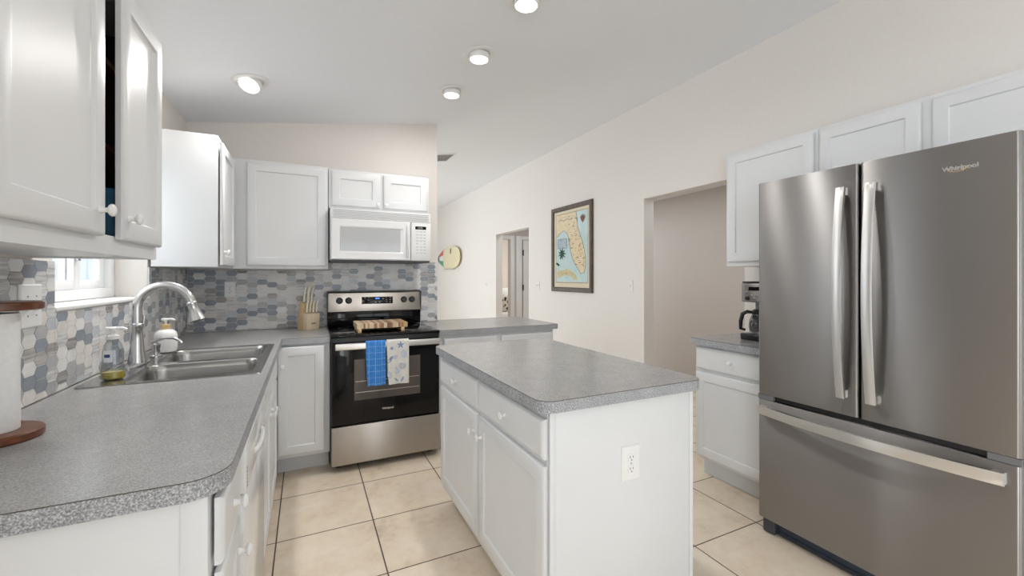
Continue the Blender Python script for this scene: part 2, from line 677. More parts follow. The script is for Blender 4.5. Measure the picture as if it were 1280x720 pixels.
def pillow(name, label, c, sx, sy, sz, mat, tilt=0.0):
    mb = MB()
    N = 16
    for s in (1, -1):
        g = [[None] * (N + 1) for _ in range(N + 1)]
        for i in range(N + 1):
            for j in range(N + 1):
                a, b = -1 + 2 * i / N, -1 + 2 * j / N
                h = ((1 - a ** 4) * (1 - b ** 4)) ** 0.6
                pinch = 1 - 0.06 * (1 - abs(a * b))
                p = Vector((a * sx * pinch, s * sy * h, b * sz * pinch))
                p.rotate(Matrix.Rotation(tilt, 3, 'X'))
                g[i][j] = mb.bm.verts.new(Vector(c) + p)
        for i in range(N):
            for j in range(N):
                mb.face([g[i][j], g[i + 1][j], g[i + 1][j + 1], g[i][j + 1]])
    o = mb.build(name, mat, weld=True, smooth=80)
    rebase(o, (c[0], c[1], c[2] - sz))
    return tag(o, label, 'cushion')


pillow('cushion', 'black and cream floral cushion on the bed through the hallway', (3.98, 8.45, 0.745), 0.2, 0.08, 0.19, pattern_mat(), -0.2)
pillow('cushion', 'plain white pillow behind the floral cushion on the bed', (4.0, 8.72, 0.83), 0.26, 0.09, 0.26, M['paper'], -0.15)

# skirting
mb = MB()
mb.box(XR - 0.013, XR - 0.001, DA1 + .002, DB0 - .002, 0.001, 0.09)
struct('baseboard_right', mb, M['trim'], bevel=0.003)
mb = MB()
mb.box(XR - 0.013, XR - 0.001, DB1 + .002, YF - .002, 0.001, 0.09)
struct('baseboard_far', mb, M['trim'], bevel=0.003)


# ------------------------------------------------------------------ sink window
mb = MB()
# painted reveal lining and sill
mb.box(XL - 0.19, XL + 0.012, WY0 + .001, WY1 - .001, WZ0 + 0.001, WZ0 + 0.016)
struct('trim_2', mb, M['trim'], bevel=0.004)
mb = MB()
XW = XL - 0.155
for y0, y1, z0, z1 in ((WY0 + .002, WY0 + .05, WZ0 + .018, WZ1 - .002), (WY1 - .05, WY1 - .002, WZ0 + .018, WZ1 - .002),
                       (WY0 + .05, WY1 - .05, WZ0 + .018, WZ0 + .065), (WY0 + .05, WY1 - .05, WZ1 - .05, WZ1 - .002)):
    mb.box(XW - 0.04, XW + 0.02, y0, y1, z0, z1)
w = struct('window_1', mb, M['vinyl'], bevel=0.003)
ROOTLOC[w] = Vector((0, 0, 0))
for y0, y1, dx in ((WY0 + .05, 2.56, 0.008), (2.50, WY1 - .05, -0.018)):
    mb = MB()
    z0, z1 = WZ0 + .066, WZ1 - .051
    for a, b, c, e in ((y0, y0 + .055, z0, z1), (y1 - .055, y1, z0, z1), (y0 + .055, y1 - .055, z0, z0 + .04), (y0 + .055, y1 - .055, z1 - .04, z1)):
        mb.box(XW + dx - 0.012, XW + dx + 0.011, a, b, c, e)
    s = mb.build('window_sash', M['vinyl'], w, 0.002)
    mb = MB()
    mb.box(XW + dx - 0.002, XW + dx + 0.002, y0 + .055, y1 - .055, z0 + .04, z1 - .04)
    mb.build('pane', M['pane'], s)
mb = MB()
mb.box(XW + 0.02, XW + 0.032, 2.515, 2.54, 1.385, 1.435)
mb.box(XW + 0.032, XW + 0.042, 2.52, 2.535, 1.40, 1.42)
mb.build('window_latch', M['nickel'], w, 0.002)

# outside the window: pale lanai wall with vertical boards
out = thing('garden_wall', 'pale vertical boards outside the sink window', 'garden wall', (-2.6, 5.0, 0))
mb = MB()
for k in range(26):
    mb.box(-2.62, -2.58 - 0.01 * (k % 2), 2.6 + k * 0.22, 2.6 + k * 0.22 + 0.21, 0.0, 2.6)
mb.build('boards', plain('pale_blue_white_paint', (0.66, 0.74, 0.80), 0.6), out, 0.004)


# ------------------------------------------------------------------ tiled backsplash
def clip(poly, axis, val, keep_greater):
    o = []
    for i in range(len(poly)):
        a, b = poly[i], poly[(i + 1) % len(poly)]
        ia = (a[axis] >= val) == keep_greater
        ib = (b[axis] >= val) == keep_greater
        if ia:
            o.append(a)
        if ia != ib and abs(b[axis] - a[axis]) > 1e-9:
            t = (val - a[axis]) / (b[axis] - a[axis])
            o.append((a[0] + (b[0] - a[0]) * t, a[1] + (b[1] - a[1]) * t))
    return o


def backsplash(label, fr, panels, seed, u_ref, z_ref):
    rnd = random.Random(seed)
    mb = MB()
    for (u0, u1, z0, z1) in panels:
        mb.mi = 0
        mb.box(u0, u1, 0.001, 0.006, z0, z1, fr)
    p, q, tip, g = 0.066, 0.0435, 0.0145, 0.0011
    L = p - tip
    names = [i for i, (m, w) in enumerate(TILES) for _ in range(w)]
    for i in range(-40, 75):
        for j in range(-8, 25):
            cu = u_ref + i * p
            cz = z_ref + j * q + (q / 2 if i % 2 else 0)
            mi = 1 + rnd.choice(names)
            hx = [(-L / 2 - tip + g * 1.3, 0), (-L / 2 + g * .3, -q / 2 + g), (L / 2 - g * .3, -q / 2 + g),
                  (L / 2 + tip - g * 1.3, 0), (L / 2 - g * .3, q / 2 - g), (-L / 2 + g * .3, q / 2 - g)]
            hx = [(cu + a, cz + b) for a, b in hx]
            for (u0, u1, z0, z1) in panels:
                c = hx
                for ax, v, gr in ((0, u0 + .001, True), (0, u1 - .001, False), (1, z0 + .001, True), (1, z1 - .001, False)):
                    c = clip(c, ax, v, gr)
                    if len(c) < 3:
                        break
                if len(c) < 3:
                    continue
                mb.mi = mi
                mb.loops([[fr.p(a, 0.005, b) for a, b in c], [fr.p(a, 0.0078, b) for a, b in c]], cap0=False)
    o = mb.build('tile_backsplash', [M['grout']] + [m for m, _ in TILES], recalc=True)
    return o


FL = Fr((XL, 0), (0, 1), (1, 0))
FB = Fr((0, YB), (1, 0), (0, -1))
CT = 0.914
o = backsplash('l', FL, [(0.9, WY0 - 0.002, CT + .002, 1.366), (WY0 - .002, WY1 + .002, CT + .002, WZ0 - .002), (WY1 + .002, YB - .009, CT + .002, 1.366)], 11, 1.9, 0.96)
rebase(o, (XL + .001, 2.3, CT + .002))
tag(o, 'elongated hexagon mosaic in white, grey and blue under the sink window', 'backsplash')
o = backsplash('b', FB, [(XL + .009, PX - .002, CT + .002, 1.366), (0.152, PX - .002, 1.366, 1.45)], 5, -0.37, 0.95)
rebase(o, (0.1, YB - .001, CT + .002))
tag(o, 'elongated hexagon mosaic behind the range and knife block', 'backsplash')


# ------------------------------------------------------------------ cabinets
def door_prof(t=0.02):
    return [(0, 0.002), (0, t - .007), (0.004, t - .002), (0.009, t), (0.052, t), (0.056, t - .0015), (0.060, t - .009), (0.066, t - .0095)]


DRAWER = [(0, 0.002), (0, 0.012), (0.004, 0.017), (0.011, 0.021), (0.016, 0.021)]


def knob(fr, u, z, n, parent):
    mb = MB()
    mb.lathe([(.009, 0), (.0075, .004), (.0055, .010), (.0065, .014), (.0135, .018), (.0155, .022), (.0145, .026), (.009, .0295), (.001, .030)],
             fr.p(u, n, z), fr.n, 20)
    return mb.build('knob', M['knob'], parent)


def door(fr, u0, u1, z0, z1, parent, kn=None, n=0.0, name='door', t=0.02):
    mb = MB()
    mb.rings(u0, u1, z0, z1, [(i, n + k) for i, k in door_prof(t)], fr)
    d = mb.build(name, M['white'], parent)
    if kn:
        knob(fr, kn[0], kn[1], n + t, d)
    return d


def drawer(fr, u0, u1, z0, z1, parent, kn=True, n=0.0):
    mb = MB()
    mb.rings(u0, u1, z0, z1, [(i, n + k) for i, k in DRAWER], fr)
    d = mb.build('drawer_front', M['white'], parent)
    if kn:
        knob(fr, (u0 + u1) / 2, (z0 + z1) / 2, n + 0.021, d)
    return d


def carcass(fr, u0, u1, depth, z0, z1, parent, toe=None, name='body'):
    mb = MB()
    mb.box(u0, u1, -depth, 0, z0, z1, fr)
    o = mb.build(name, M['white'], parent, 0.0015)
    if toe is not None:
        mb = MB()
        mb.box(u0 + .002, u1 - .002, -depth, -toe, 0.001, z0 - .001, fr)
        mb.build('toe_kick', M['toe'], parent)
    return o


BZ = 0.873   # underside of the worktops
# left run, facing +X
FX = -0.178
fl = Fr((FX, 0), (0, 1), (1, 0))
c = thing('base_cabinet', 'narrow white drawer and door base cabinet at the near end under the grey worktop', 'cabinet', (FX - .3, 1.17, 0))
carcass(fl, 1.04, 1.305, 0.598, 0.10, BZ, c, 0.07)
drawer(fl, 1.055, 1.29, 0.715, 0.855, c, n=.005)
door(fl, 1.055, 1.29, 0.125, 0.70, c, (1.262, 0.62), n=.005)
mb = MB()
mb.box(1.034, 1.0395, -0.598, 0.0, 0.002, BZ, fl)
mb.box(1.031, 1.0338, -0.045, 0.0, 0.002, BZ, fl)
mb.build('end_panel', M['white'], c, 0.001)

d = thing('dishwasher', 'white built-in dishwasher in the run left of the aisle', 'dishwasher', (FX - .3, 1.61, 0))
mb = MB()
mb.box(1.309, 1.911, -0.58, 0.0, 0.10, BZ - .001, fl)
mb.build('body', M['white'], d)
mb = MB()
mb.box(1.312, 1.908, -0.5, -0.05, 0.001, 0.099, fl)
mb.build('toe_kick', M['blackp'], d)
mb = MB()
mb.box(1.312, 1.908, 0.001, 0.03, 0.11, 0.735, fl)
mb.build('door', M['white_gloss'], d, 0.004)
mb = MB()
mb.box(1.312, 1.908, 0.001, 0.036, 0.740, 0.868, fl)
cp = mb.build('control_panel', M['white_gloss'], d, 0.005)
for k in range(6):
    mb = MB()
    mb.box(1.320, 1.328, 0.0345, 0.0368, 0.754 + k * .0095, 0.7588 + k * .0095, fl)
    mb.build('vent_slot', M['slot'], cp)
mb = MB()
pts = [fl.p(1.50 + .22 * i / 12, 0.036 + 0.011 * math.sin(math.pi * i / 12) ** .5, 0.785) for i in range(13)]
mb.tube(pts, 0.007, 10)
mb.build('handle', M['white_gloss'], cp)

c = thing('base_cabinet', 'white sink base cabinet below the stainless sink', 'cabinet', (FX - .3, 2.5, 0))
carcass(fl, 1.915, 3.118, 0.03, 0.10, BZ, c, 0.029)
mb = MB()
for a, b in ((1.915, 1.933), (3.10, 3.118)):
    mb.box(a, b, -.598, -.0305, 0.10, BZ, fl)
mb.box(1.9335, 3.0995, -.598, -.0305, 0.10, 0.118, fl)
mb.box(1.9335, 3.0995, -.598, -.59, 0.1185, BZ, fl)
mb.build('side_panels', M['white'], c)
for a, b in ((1.935, 2.41), (2.43, 2.905)):
    drawer(fl, a, b, 0.715, 0.855, c, False)
door(fl, 1.935, 2.41, 0.125, 0.70, c, (2.375, 0.64))
door(fl, 2.43, 2.905, 0.125, 0.70, c, (2.465, 0.64))

# back corner base, facing -Y
FY = 3.13
fb = Fr((0, FY), (1, 0), (0, -1))
c = thing('base_cabinet', 'white corner base cabinet with one door left of the range', 'cabinet', (-.02, 3.4, 0))
carcass(fb, FX + .002, 0.143, 0.62, 0.13, BZ, c, 0.11)
door(fb, -0.165, 0.108, 0.158, 0.858, c, (-0.14, 0.74), n=.018)

# worktop, left run and corner
def slab(mb, outline, holes=(), z0=BZ + .001, z1=CT):
    up, dn = Vector((0, 0, 1)), Vector((0, 0, -1))
    mb.mi = 0
    mb.poly([(x, y, z1) for x, y in outline], up, [[(x, y, z1) for x, y in h] for h in holes])
    mb.mi = 1
    mb.poly([(x, y, z0) for x, y in outline], dn, [[(x, y, z0) for x, y in h] for h in holes])
    mb.loops([[Vector((x, y, z)) for x, y in outline] for z in (z0, z1 - .0022)], False, False)
    mb.mi = 2
    mb.loops([[Vector((x, y, z)) for x, y in outline] for z in (z1 - .0022, z1)], False, False)
    mb.mi = 1
    for h in holes:
        mb.loops([[Vector((x, y, z)) for x, y in h] for z in (z0, z1)], False, False)


LAM = [M['lam'], M['lam_edge'], M['seam']]
SX0, SX1, SY0, SY1 = -0.745, -0.172, 2.03, 2.885
mb = MB()
ol = rounded([(-.768, 1.012), (-.143, 1.012), (-.143, 3.10), (.144, 3.10), (.144, 3.759), (-.768, 3.759)], [0, .075, .012, .004, 0, 0])
slab(mb, ol, [rect(SX0 + .025, SX1 - .02, SY0 + .02, SY1 - .02)])
o = mb.build('countertop', LAM, weld=True)
rebase(o, (-.45, 2.0, BZ + .001))
tag(o, 'L-shaped grey speckled laminate worktop with the sink set into it', 'countertop')

mb = MB()
slab(mb, rounded([(.893, 3.085), (1.94, 3.085), (1.94, 3.86), (1.080, 3.86), (1.080, 3.76), (.893, 3.76)], [0, .02, .09, 0, 0, 0]))
o = mb.build('countertop', LAM, weld=True)
rebase(o, (1.4, 3.4, BZ + .001))
tag(o, 'grey laminate worktop of the peninsula right of the range', 'countertop')

mb = MB()
slab(mb, rounded([(.668, 1.163), (1.402, 1.163), (1.402, 2.42), (.668, 2.42)], [.055, .05, .06, .05]))
o = mb.build('countertop', LAM, weld=True)
rebase(o, (1.03, 1.8, BZ + .001))
tag(o, 'grey speckled laminate top of the kitchen island with rounded corners', 'countertop')

mb = MB()
slab(mb, rounded([(2.288, 1.44), (2.893, 1.44), (2.893, 2.022), (2.288, 2.022)], [0, 0, 0, .015]))
o = mb.build('countertop', LAM, weld=True)
rebase(o, (2.59, 1.74, BZ + .001))
tag(o, 'small grey laminate worktop left of the refrigerator under the coffee maker', 'countertop')

# peninsula base
fp = Fr((0, 3.115), (1, 0), (0, -1))
c = thing('base_cabinet', 'white peninsula base cabinet with two drawers right of the range', 'cabinet', (1.4, 3.4, 0))
carcass(fp, 0.897, 1.90, 0.60, 0.10, BZ, c, 0.07)
for a, b in ((0.93, 1.375), (1.41, 1.885)):
    drawer(fp, a, b, 0.72, 0.852, c)
    door(fp, a, b, 0.125, 0.70, c, ((b - .03) if a < 1 else (a + .03), 0.64))

# right base, facing -X
FRX = 2.335
frr = Fr((FRX, 0), (0, 1), (-1, 0))
c = thing('base_cabinet', 'white base cabinet with drawer and door between doorway and refrigerator', 'cabinet', (2.6, 1.73, 0))
carcass(frr, 1.45, 2.005, 0.555, 0.13, BZ, c, 0.075)
drawer(frr, 1.47, 1.995, 0.715, 0.86, c)
door(frr, 1.47, 1.995, 0.148, 0.695, c, (1.50, 0.64))

# island
fi = Fr((0.712, 0), (0, 1), (-1, 0))
isl = thing('kitchen_island', 'white kitchen island with drawers and doors facing the sink aisle', 'kitchen island', (1.04, 1.78, 0))
mb = MB()
mb.box(0.712, 1.358, 1.203, 2.385, 0.10, BZ)
mb.build('body', M['white'], isl)
mb = MB()
mb.box(0.785, 1.35, 1.21, 2.38, 0.001, 0.099)
mb.build('toe_kick', M['toe'], isl)
mb = MB()
mb.box(0.714, 1.362, 1.190, 1.2025, 0.001, BZ)
mb.box(0.7125, 0.735, 1.186, 1.1898, 0.001, BZ)
mb.box(1.345, 1.364, 1.186, 1.1898, 0.001, BZ)
mb.build('end_panel', M['white'], isl, 0.001)
for a, b, k in ((1.80, 2.37, 1.835), (1.20, 1.775, 1.74)):
    drawer(fi, a, b, 0.712, 0.845, isl)
    door(fi, a, b, 0.135, 0.69, isl, (k, 0.605))


def outlet(fr, u, z, n, parent, w=.07, h=.115):
    mb = MB()
    mb.rings(u - w / 2, u + w / 2, z - h / 2, z + h / 2, [(0, n), (0, n + .003), (.004, n + .006)], fr)
    pl = mb.build('plate', M['plate'], parent)
    for s in (-1, 1):
        mb = MB()
        L = []
        zz = z + s * .0205
        for nn, k in ((n + .004, 1), (n + .008, 1), (n + .009, .94)):
            L.append([fr.p(u + k * a, nn, zz + k * b) for a, b in
                      [(.0165 * math.cos(t), max(-.0135, min(.0135, .0165 * math.sin(t)))) for t in [2 * math.pi * i / 24 for i in range(24)]]])
        mb.loops(L)
        so = mb.build('socket', M['plate'], parent)
        mb = MB()
        mb.box(u - .0075, u - .005, n + .0085, n + .0094, zz - .001, zz + .008, fr)
        mb.box(u + .005, u + .0075, n + .0085, n + .0094, zz, zz + .007, fr)
        mb.lathe([(.0026, 0), (.0026, .0009)], fr.p(u, n + .0085, zz - .0075), fr.n, 10)
        mb.build('slots', M['slot'], so)
    mb = MB()
    mb.lathe([(.003, 0), (.003, .001), (.001, .0016)], fr.p(u, n + .006, z), fr.n, 10)
    mb.build('screw', M['nickel'], pl)


out_i = Fr((0, 1.190), (1, 0), (0, -1))
out_root = tag(bpy.data.objects.new('outlet', None), 'white duplex socket on the end panel')
COL.objects.link(out_root)
out_root.parent = isl
outlet(out_i, 1.05, 0.643, 0.0, out_root, 0.082, 0.125)


def hollow(fr, u0, u1, depth, z0, z1, parent, t=0.018):
    mb = MB()
    mb.box(u0, u0 + t, -depth, 0, z0, z1, fr)
    mb.box(u1 - t, u1, -depth, 0, z0, z1, fr)
    mb.box(u0 + t, u1 - t, -depth, 0, z1 - t, z1, fr)
    mb.box(u0 + t, u1 - t, -depth, -.0, z0 + .006, z0 + .006 + t, fr)
    mb.box(u0 + t, u1 - t, -depth, -depth + .006, z0 + .03, z1 - t, fr)
    o = mb.build('body', M['white'], parent, 0.001)
    return o


UZ0, UZ1 = 1.372, 2.134
UX = -0.474
fu = Fr((UX, 0), (0, 1), (1, 0))
c = thing('wall_cabinet', 'white two-door wall cabinet at the near left with a dark gap between its doors', 'cabinet', (UX - .15, 1.37, UZ0))
hollow(fu, 0.935, 1.872, 0.303, UZ0, UZ1, c)
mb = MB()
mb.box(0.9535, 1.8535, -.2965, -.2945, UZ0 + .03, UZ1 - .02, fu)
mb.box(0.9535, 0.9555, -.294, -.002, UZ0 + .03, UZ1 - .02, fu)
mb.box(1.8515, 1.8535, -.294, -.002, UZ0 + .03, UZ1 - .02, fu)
mb.build('gap_shade_lining', plain('gap_shade_brown', (.035, .024, .018), .6), c)  # dark sheets added inside; their colour stands in for shade behind the gap
mb = MB()
mb.box(0.935, 1.872, 0.0005, 0.003, UZ0, UZ0 + .05, fu)
mb.box(0.935, 1.872, 0.0005, 0.003, UZ1 - .04, UZ1, fu)
mb.box(0.935, 0.965, 0.0005, 0.003, UZ0 + .05, UZ1 - .04, fu)
mb.box(1.84, 1.872, 0.0005, 0.003, UZ0 + .05, UZ1 - .04, fu)
mb.build('face_frame', M['white'], c)
for z in (1.67, 1.91):
    mb = MB()
    mb.box(0.957, 1.85, -0.29, -0.03, z, z + .016, fu)
    mb.build('shelf', M['wood_red'], c)
fu2 = Fr((UX + .003, 0), (0, 1), (1, 0))
door(fu2, 1.512, 1.858, UZ0 + .042, UZ1 - .012, c, (1.548, 1.475), t=0.021)
door(fu2, 0.965, 1.398, UZ0 + .042, UZ1 - .012, c, (1.362, 1.475), t=0.021)
mb = MB()
mb.box(1.56, 1.78, -0.22, -0.012, UZ0 + .026, UZ0 + .19, fu)
o = mb.build('box', M['blueb'], bevel=.004)
rebase(o, (UX - .12, 1.67, UZ0 + .026))
tag(o, 'blue box glimpsed through the dark gap between the near left cabinet doors', 'box')
c = thing('wall_cabinet', 'white wall cabinet on the sink wall between window and corner', 'cabinet', (UX - .15, 3.2, UZ0))
carcass(Fr((UX + .012, 0), (0, 1), (1, 0)), 2.952, 3.758, 0.305, UZ0, UZ1, c)
door(Fr((UX + .013, 0), (0, 1), (1, 0)), 2.962, 3.405, UZ0 + .012, UZ1 - .035, c, (2.992, 1.46), n=.006)

UY = 3.45
fub = Fr((0, UY), (1, 0), (0, -1))
c = thing('wall_cabinet', 'white single-door wall cabinet above the knife block left of the microwave', 'cabinet', (-.15, 3.6, UZ0))
carcass(fub, UX + .016, 0.146, 0.315, UZ0, UZ1 - .002, c)
door(fub, -0.372, 0.132, UZ0 + .022, UZ1 - .022, c)
c = thing('wall_cabinet', 'short white two-door wall cabinet above the microwave', 'cabinet', (.53, 3.6, 1.83))
carcass(fub, 0.150, 0.908, 0.315, 1.832, UZ1 - .004, c)
door(fub, 0.170, 0.518, 1.852, UZ1 - .022, c, (0.50, 1.875))
door(fub, 0.546, 0.893, 1.852, UZ1 - .022, c, (0.565, 1.875))

URX = 2.585
fur = Fr((URX, 0), (0, 1), (-1, 0))
c = thing('wall_cabinet', 'tall white wall cabinet above the coffee maker left of the refrigerator', 'cabinet', (2.74, 1.68, 1.39))
carcass(fur, 1.392, 1.968, 0.308, 1.385, 2.148, c)
door(fur, 1.408, 1.948, 1.415, 2.128, c, (1.44, 1.50))
c = thing('wall_cabinet', 'white two-door wall cabinet above the refrigerator', 'cabinet', (2.74, 0.92, 1.83))
carcass(fur, 0.45, 1.390, 0.308, 1.83, 2.148, c)
door(fur, 0.945, 1.378, 1.85, 2.128, c, (0.975, 1.88))
door(fur, 0.47, 0.905, 1.85, 2.128, c, (0.875, 1.88))


# ------------------------------------------------------------------ range
RX0, RX1, RY = 0.148, 0.889, 3.085
frg = Fr((0, RY), (1, 0), (0, -1))
g = thing('range', 'stainless and black electric range with towels on its handle', 'oven', ((RX0 + RX1) / 2, 3.4, 0))
mb = MB()
mb.box(RX0, RX1, -.66, 0, 0.035, 0.903, frg)
for u in (RX0 + .05, RX1 - .05):
    for n in (-.08, -.6):
        mb.lathe([(.02, 0.001), (.02, .034)], frg.p(u, n, 0), seg=12)
mb.build('body', M['blackp'], g, 0.003)
mb = MB()
mb.box(RX0 - .002, RX1 + .002, -.60, .026, 0.9035, 0.922, frg)
ct = mb.build('cooktop', M['black'], g, 0.005)
for u, n, r in ((.30, -.14, .10), (.72, -.14, .085), (.30, -.42, .08), (.72, -.42, .10)):
    mb = MB()
    mb.loops([[frg.p(u + rr * math.cos(2 * math.pi * k / 40), n + rr * math.sin(2 * math.pi * k / 40), 0.9223) for k in range(40)] for rr in (r - .002, r)], False, False)
    mb.build('burner_ring', M['greymark'], ct, recalc=False)
mb = MB()
mb.box(RX0, RX1, -.659, -.565, 0.9225, 1.035, frg)
mb.build('backguard_base', M['black'], g, 0.004)
mb = MB()
mb.loops([[frg.p(u, n, z) for n, z in ((-.655, 1.037), (-.545, 1.037), (-.56, 1.185), (-.575, 1.195), (-.655, 1.195))] for u in (RX0 + .006, RX1 - .004)])
bg = mb.build('backguard', M['steel_range'], g, 0.002)
mb = MB()
mb.box(RX0, RX1, -.658, -.570, 1.1955, 1.202, frg)
for u in (RX0, RX1 - .0035):
    mb.box(u, u + .005, -.658, -.545, 1.036, 1.1955, frg)
mb.build('backguard_trim', M['blackp'], g)
sl = math.atan2(.015, .148)
fbg = Fr((0, RY + .545), (1, 0), (0, -1))


def on_guard(u, z, n=0.0):
    return frg.p(u, -.545 - (z - 1.037) * .1014 + n, z)


nb = Vector((0, -math.cos(sl), math.sin(sl)))
for u in (0.236, 0.305, 0.744, 0.812):
    mb = MB()
    mb.lathe([(.026, 0), (.026, .006), (.022, .008), (.020, .024), (.017, .027)], on_guard(u, 1.125) + nb * .001, nb, 24)
    kb = mb.build('knob', M['blackp'], bg)
    mb = MB()
    pc = on_guard(u, 1.125) + nb * .0285
    a = random.uniform(-.5, .5)
    dv = Vector((math.sin(a), 0, math.cos(a)))
    mb.tube([pc - dv * .014, pc + dv * .016], .003, 6)
    mb.build('knob_grip', M['darkgrey'], kb)
mb = MB()
fdp = [on_guard(u, z, n) for n in (.0005, .004) for u, z in ((.405, 1.095), (.652, 1.095), (.652, 1.152), (.405, 1.152))]
mb.loops([fdp[:4], fdp[4:]])
dp = mb.build('display', M['black'], bg, 0.001)


def gq(mb, u0, u1, z0, z1, n):
    mb.loops([[on_guard(u, z, nn) for u, z in ((u0, z0), (u1, z0), (u1, z1), (u0, z1))] for nn in (n, n + .0006)])


mb = MB()
gq(mb, .512, .545, 1.132, 1.145, .004)
mb.build('digits', M['display'], dp)
for u, z, w_ in ((.43, 1.145, .006), (.46, 1.145, .006), (.457, 1.125, .008), (.515, 1.108, .014), (.545, 1.108, .014), (.575, 1.135, .012), (.60, 1.145, .006),
                 (.60, 1.127, .008), (.60, 1.108, .006), (.63, 1.145, .008), (.63, 1.127, .010), (.63, 1.108, .008)):
    mb = MB()
    gq(mb, u - w_ / 2, u + w_ / 2, z - .0025, z + .0025, .004)
    mb.build('button_mark', M['mark'], dp)
# oven door
mb = MB()
mb.box(RX0 + .004, RX1 - .004, .001, .030, 0.318, 0.872, frg)
dr = mb.build('oven_door', M['black'], g, 0.006)
mb = MB()
mb.box(.292, .742, .0295, .0312, 0.475, 0.752, frg)
ow = mb.build('oven_window', M['ovenwin'], dr)
mb = MB()
for z in (.525, .60):
    mb.box(.30, .735, .031, .0318, z, z + .0045, frg)
mb.build('rack', M['rack'], ow)
mb = MB()
N = 14
for k in range(N):
    a, b = k / N, (k + 1) / N
mb.box(RX0 + .022, RX1 - .010, .062, .080, 0.828, 0.870, frg)
mb.box(RX0 + .03, RX0 + .06, .0305, .0618, 0.835, 0.862, frg)
mb.box(RX1 - .048, RX1 - .018, .0305, .0618, 0.835, 0.862, frg)
mb.build('handle', M['steel_light'], dr, 0.006, seg=3)
lettering('Whirlpool', .0185, frg, .476, .0302, .392, 'badge_lettering', M['chrome'], dr, depth=.0006, bold=.0006)
mb = MB()
mb.box(RX0 + .002, RX1 - .002, .001, .034, 0.048, 0.308, frg)
mb.build('drawer', M['steel_drawer'], g, 0.005)

# cutting board with feet
cb = thing('cutting_board', 'striped wooden cutting board with two rails standing on the range cooktop', 'cutting board', (.49, 3.27, .9228))
cols = [(0.62, 0.42, 0.20), (0.34, 0.16, 0.07), (0.70, 0.52, 0.30), (0.50, 0.28, 0.12), (0.74, 0.60, 0.40), (0.26, 0.11, 0.05)]
stripes = [noisy('board_strip', [(0.3, tuple(x * .88 for x in k)), (0.7, k)], 10, 0.35, (3, 18, 18)) for k in cols]
mb = MB()
x = 0.318
rn = random.Random(3)
while x < 0.668:
    w_ = min(rn.choice((.014, .022, .03, .012)), 0.668 - x)
    if w_ < .004:
        break
    mb.mi = rn.randrange(6)
    mb.box(x, x + w_, 3.135, 3.40, 0.950, 0.984)
    x += w_
mb.build('board', stripes, cb)
for x0 in (.325, .622):
    mb = MB()
    mb.box(x0, x0 + .022, 3.122, 3.395, 0.9230, 0.9495)
    mb.build('rail', M['bamboo'], cb, 0.002)

# towels over the handle
def towel(name, label, u0, u1, z_front, z_back, mat, ph, thick=.004):
    mb = MB()
    path = []
    n0, zt = .071, .8705
    fo, bk = .0855, .057
    for k in range(13):
        t = k / 12
        path.append((bk - .004 * (1 - t), z_back + (zt - .006 - z_back) * t))
    path += [(.060, .8735), (.066, .8765), (.072, .877), (.078, .8755), (.083, .872)]
    for k in range(19):
        t = k / 18
        path.append((fo + .006 * t, .868 - (.868 - z_front) * t))
    nu = 22
    layers = []
    for side in (0, 1):
        rows = []
        for i, (n, z) in enumerate(path):
            row = []
            dn = max(0.0, (.868 - z) / .35)
            front = i > 14
            for j in range(nu + 1):
                a = j / nu
                w_ = .010 * dn * math.sin(a * 9 + ph) + .004 * dn * math.sin(a * 21 + 2 * ph)
                if not front:
                    w_ = -abs(w_) * .3
                    if n + w_ < .040:
                        w_ = .040 - n
                uu = (u0 + u1) / 2 + (a - .5) * (u1 - u0) * (1 - .10 * dn) + .006 * dn
                off = (thick if side else 0) * (1 if front else -1)
                row.append(frg.p(uu, n + max(w_, -.006 if front else -1) + (off if (front or i < 13) else 0), z + (thick if side and 12 < i <= 14 + 3 else 0)))
            rows.append(row)
        layers.append(rows)
    nI = len(path)
    V = [[[mb.bm.verts.new(p) for p in r] for r in rows] for rows in layers]
    for s in (0, 1):
        for i in range(nI - 1):
            for j in range(nu):
                mb.face([V[s][i][j], V[s][i + 1][j], V[s][i + 1][j + 1], V[s][i][j + 1]])
    for i in range(nI - 1):
        for j in (0, nu):
            mb.face([V[0][i][j], V[0][i + 1][j], V[1][i + 1][j], V[1][i][j]])
    for i in (0, nI - 1):
        for j in range(nu):
            mb.face([V[0][i][j], V[0][i][j + 1], V[1][i][j + 1], V[1][i][j]])
    o = mb.build(name, mat, smooth=70)
    c = frg.p((u0 + u1) / 2, .07, z_front)
    rebase(o, tuple(c))
    return tag(o, label, 'towel')


def grid_towel():
    m, t, b = new_mat('blue_check_cotton')
    g_ = t.nodes.new('ShaderNodeNewGeometry')
    s = t.nodes.new('ShaderNodeSeparateXYZ')
    link(t, g_.outputs['Position'], s.inputs[0])
    a = None
    for comp, per in ((s.outputs[0], .042), (s.outputs[2], .042)):
        f = math_node(t, 'FRACT', math_node(t, 'DIVIDE', comp, per))
        l_ = math_node(t, 'LESS_THAN', f, .07)
        a = l_ if a is None else math_node(t, 'MAXIMUM', a, l_)
    v = coords(t)
    f = noise(t, v, 60, 3)
    base = ramp(t, f, [(.3, (.035, .20, .60)), (.7, (.06, .27, .70))])
    link(t, mix(t, a, base, (.22, .46, .82)), b.inputs['Base Color'])
    b.inputs['Roughness'].default_value = .9
    bump(t, b, f, .3)
    return m


towel('towel', 'blue checked kitchen towel folded over the oven handle', .360, .490, .578, .62, grid_towel(), 2.6)
shell = noisy('white_cotton', [(.3, (.70, .68, .63)), (.7, (.76, .74, .70))], 60, .9, bmp=.3)
tw = towel('towel', 'white kitchen towel printed with blue seashells on the oven handle', .497, .648, .575, .62, shell, .3)
